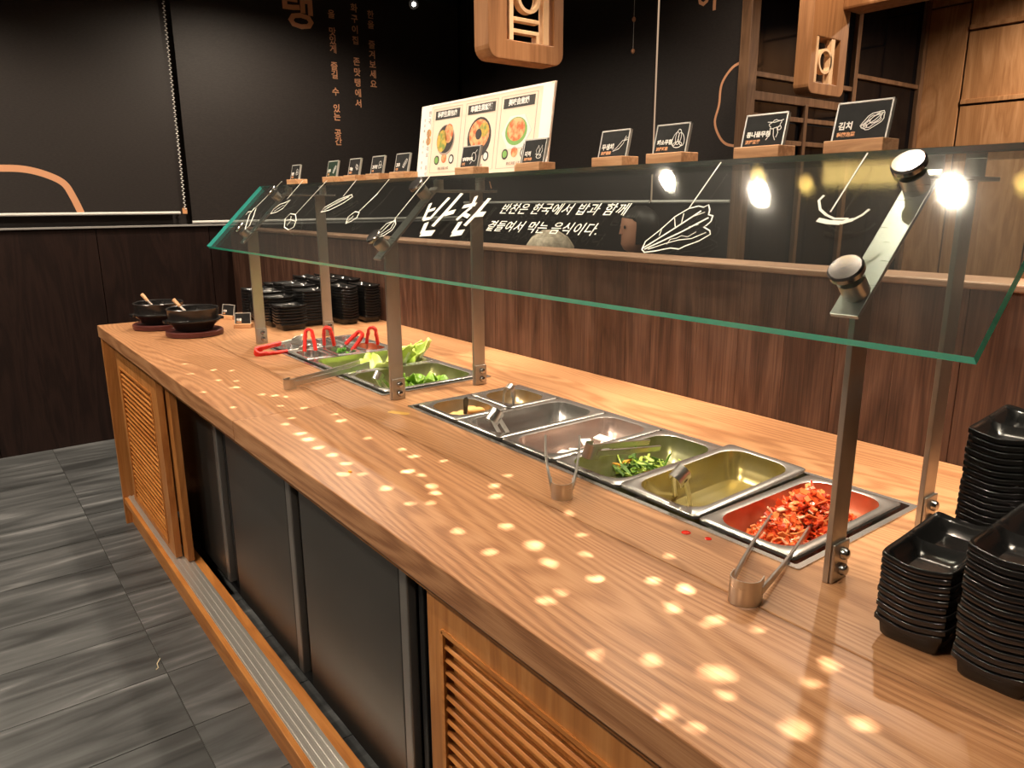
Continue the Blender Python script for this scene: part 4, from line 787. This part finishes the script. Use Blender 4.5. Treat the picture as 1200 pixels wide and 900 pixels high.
# ------------------------------------------------------------------ diners in the booth behind the low wall
def skin_body(name, joints, edges, root, m, parent, sub=2):
    me = bpy.data.meshes.new(name); ks = list(joints); me.from_pydata([joints[k][0] for k in ks], [(ks.index(a), ks.index(b)) for a, b in edges], []); me.update()
    o = bpy.data.objects.new(name, me); COL.objects.link(o); o.parent = parent
    o.modifiers.new('skin', 'SKIN'); layer = me.skin_vertices[0].data
    for i, k in enumerate(ks): layer[i].radius = joints[k][1]; layer[i].use_root = (k == root)
    s = o.modifiers.new('sub', 'SUBSURF'); s.levels = sub; s.render_levels = sub
    me.materials.append(m); return o
def diner(label, loc, rz, hair, seat_h, hh):
    """seated figure facing local -y, origin on the seat; hh = height of the crown above the seat"""
    t = thing('person', label, 'person', loc, (0, 0, rz)); k = hh/.88
    J = {'pel': ((0, .0, .10), (.15, .11)), 'wst': ((0, .01, .26*k), (.125, .095)), 'che': ((0, .0, .42*k), (.155, .105)), 'nck': ((0, -.005, .57*k), (.055, .055)), 'hd0': ((0, -.02, .645*k), (.058, .068))}
    E = [('pel', 'wst'), ('wst', 'che'), ('che', 'nck'), ('nck', 'hd0')]
    for s, n in ((-1, 'l'), (1, 'r')):
        J.update({n+'sh': ((s*.175, .0, .50*k), (.058, .055)), n+'el': ((s*.215, -.07, .26*k), (.043, .043)), n+'wr': ((s*.15, -.27, .24*k), (.028, .025)), n+'ha': ((s*.13, -.34, .24*k), (.036, .018)),
                  n+'hp': ((s*.09, -.03, .085), (.085, .080)), n+'kn': ((s*.11, -.42, .075), (.06, .06)), n+'an': ((s*.11, -.40, -seat_h+.08), (.04, .04)), n+'ft': ((s*.12, -.52, -seat_h+.035), (.04, .03))})
        E += [('che', n+'sh'), (n+'sh', n+'el'), (n+'el', n+'wr'), (n+'wr', n+'ha'), ('pel', n+'hp'), (n+'hp', n+'kn'), (n+'kn', n+'an'), (n+'an', n+'ft')]
    skin_body('body', J, E, 'pel', M['cloth'], t)
    zc = hh-.115; hd = MB(); prof = [(-.118, .028), (-.105, .050), (-.075, .064), (-.03, .073), (.02, .077), (.06, .072), (.092, .052), (.110, .022)]
    hd.loft([[(r_*math.cos(a*math.pi/10), -.02 + r_*1.18*math.sin(a*math.pi/10) - (.012 if z < -.05 and math.sin(a*math.pi/10) < 0 else 0), zc+z) for a in range(20)] for z, r_ in prof], True, True)
    h = ob('head', hd, M['skin'], t, smooth=True)
    no = MB().loft([[(-.010, -.098, zc-.02), (.010, -.098, zc-.02), (0, -.124, zc-.024)], [(-.006, -.104, zc+.018), (.006, -.104, zc+.018), (0, -.114, zc+.018)]], True, True); ob('nose', no, M['skin'], h, smooth=True)
    for s in (-1, 1):
        ob('eye', MB().lathe([(.001, -.006), (.008, -.003), (.010, 0), (.008, .003), (.001, .006)], 12), M['black'], h, (s*.030, -.104, zc+.012), (R(90), 0, 0), smooth=True)
        ob('ear', MB().loft([rrect(.012, .030, .005, z, 3) for z in (-.03, 0, .028)], True, True), M['skin'], h, (s*.078, -.01, zc-.008), smooth=True)
    ob('mouth', bx(-.022, .022, -.100, -.090, zc-.062, zc-.054), mat('lips', (.40, .12, .10), .5), h, bevel=.002)
    ha = MB(); loops = []
    for z, r_ in ((-.075, .081), (-.03, .086), (.02, .089), (.06, .084), (.095, .062), (.120, .025)):
        loops.append([(r_*math.cos(a*math.pi/12), -.008 + r_*1.16*math.sin(a*math.pi/12) if math.sin(a*math.pi/12) > -.45 or z > .055 else -.055, zc+z) for a in range(24)])
    ha.loft(loops, False, True); ho = ob('hair', ha, M[hair], h, smooth=True)
    return t
SH = .45
for (x, y, z, lb, rz, hr, hh) in ((-.555, .90, -.45, 'diner with grey-blond hair sitting behind the low wall, back turned', R(180), 'hair_g', .845), (-1.16, 2.05, -.45, 'dark-haired diner facing the counter from the booth', R(-25), 'hair_d', .925)):
    diner(lb, (x, y, z), rz, hr, SH, hh)
for y0, lb in ((.745, 'dark padded bench along the low wall'), (1.90, 'dark padded bench across the booth')):
    t = thing('bench', lb, 'bench', (-1.6, y0, -.9)); ob('seat', bx(0, 2.4, 0, .42, .37, .449), M['cloth'], t, bevel=.02)
    for x in (.05, 1.2, 2.3): ob('leg', bx(x, x+.05, .04, .38, 0, .37), M['post'], t)

# ------------------------------------------------------------------ added spot: its dotted beam stands in for glints off the glass
gd = bpy.data.lights.new('glint_beam', 'SPOT'); gd.energy = GLINT; gd.color = (1.0, .96, .90); gd.spot_size = R(100); gd.spot_blend = .2; gd.shadow_soft_size = .0
gx, gy, gz = .0, -.62, 1.925
t = thing('added_glint_spot', 'added ceiling spot whose dotted beam stands in for reflections off the glass', 'spotlight', (gx, gy, gz))
ob('housing', MB().lathe([(.02, .002), (.024, .006), (.024, .024), (.01, .0249)], 20, cap0=False), M['black'], t, smooth=True)
go = bpy.data.objects.new('glint_beam', gd); COL.objects.link(go); go.parent = t
gd.use_nodes = True; N = gd.node_tree.nodes; L = gd.node_tree.links; em = N['Emission']
tc = N.new('ShaderNodeTexCoord'); sp = N.new('ShaderNodeSeparateXYZ'); L.new(tc.outputs['Normal'], sp.inputs[0])
dx = N.new('ShaderNodeMath'); dx.operation = 'DIVIDE'; dy = N.new('ShaderNodeMath'); dy.operation = 'DIVIDE'; ab = N.new('ShaderNodeMath'); ab.operation = 'ABSOLUTE'
L.new(sp.outputs[2], ab.inputs[0]); L.new(sp.outputs[0], dx.inputs[0]); L.new(ab.outputs[0], dx.inputs[1]); L.new(sp.outputs[1], dy.inputs[0]); L.new(ab.outputs[0], dy.inputs[1])
cv = N.new('ShaderNodeCombineXYZ'); L.new(dx.outputs[0], cv.inputs[0]); L.new(dy.outputs[0], cv.inputs[1])
nz = N.new('ShaderNodeTexNoise'); nz.inputs['Scale'].default_value = 55; nz.inputs['Detail'].default_value = 3; L.new(cv.outputs[0], nz.inputs['Vector'])
ns = N.new('ShaderNodeVectorMath'); ns.operation = 'SUBTRACT'; ns.inputs[1].default_value = (.5, .5, .5); L.new(nz.outputs['Color'], ns.inputs[0])
nm = N.new('ShaderNodeVectorMath'); nm.operation = 'MULTIPLY'; nm.inputs[1].default_value = (.014, .008, 0); L.new(ns.outputs[0], nm.inputs[0])
wob = N.new('ShaderNodeVectorMath'); L.new(cv.outputs[0], wob.inputs[0]); L.new(nm.outputs[0], wob.inputs[1])
prev = None
for x, y, s in DOTS:
    d = N.new('ShaderNodeVectorMath'); d.operation = 'DISTANCE'; d.inputs[1].default_value = ((x-gx)/gz*GS[0], (y-gy)/gz*GS[1], 0); L.new(wob.outputs[0], d.inputs[0])
    m_ = N.new('ShaderNodeMapRange'); m_.interpolation_type = 'SMOOTHSTEP'; m_.inputs[1].default_value = (.0078, .0095, .0125)[s-1]; m_.inputs[2].default_value = 0.0; m_.inputs[3].default_value = 0; m_.inputs[4].default_value = (.65, .95, 1.0)[s-1]
    L.new(d.outputs['Value'], m_.inputs[0])
    if prev is None: prev = m_.outputs[0]
    else:
        a = N.new('ShaderNodeMath'); a.operation = 'ADD'; L.new(prev, a.inputs[0]); L.new(m_.outputs[0], a.inputs[1]); prev = a.outputs[0]
L.new(prev, em.inputs['Strength'])

# everything above was measured from the counter top: stand it on the floor
for o in list(SC.objects):
    if o.parent is None and o.type != 'CAMERA': o.location.z += HC
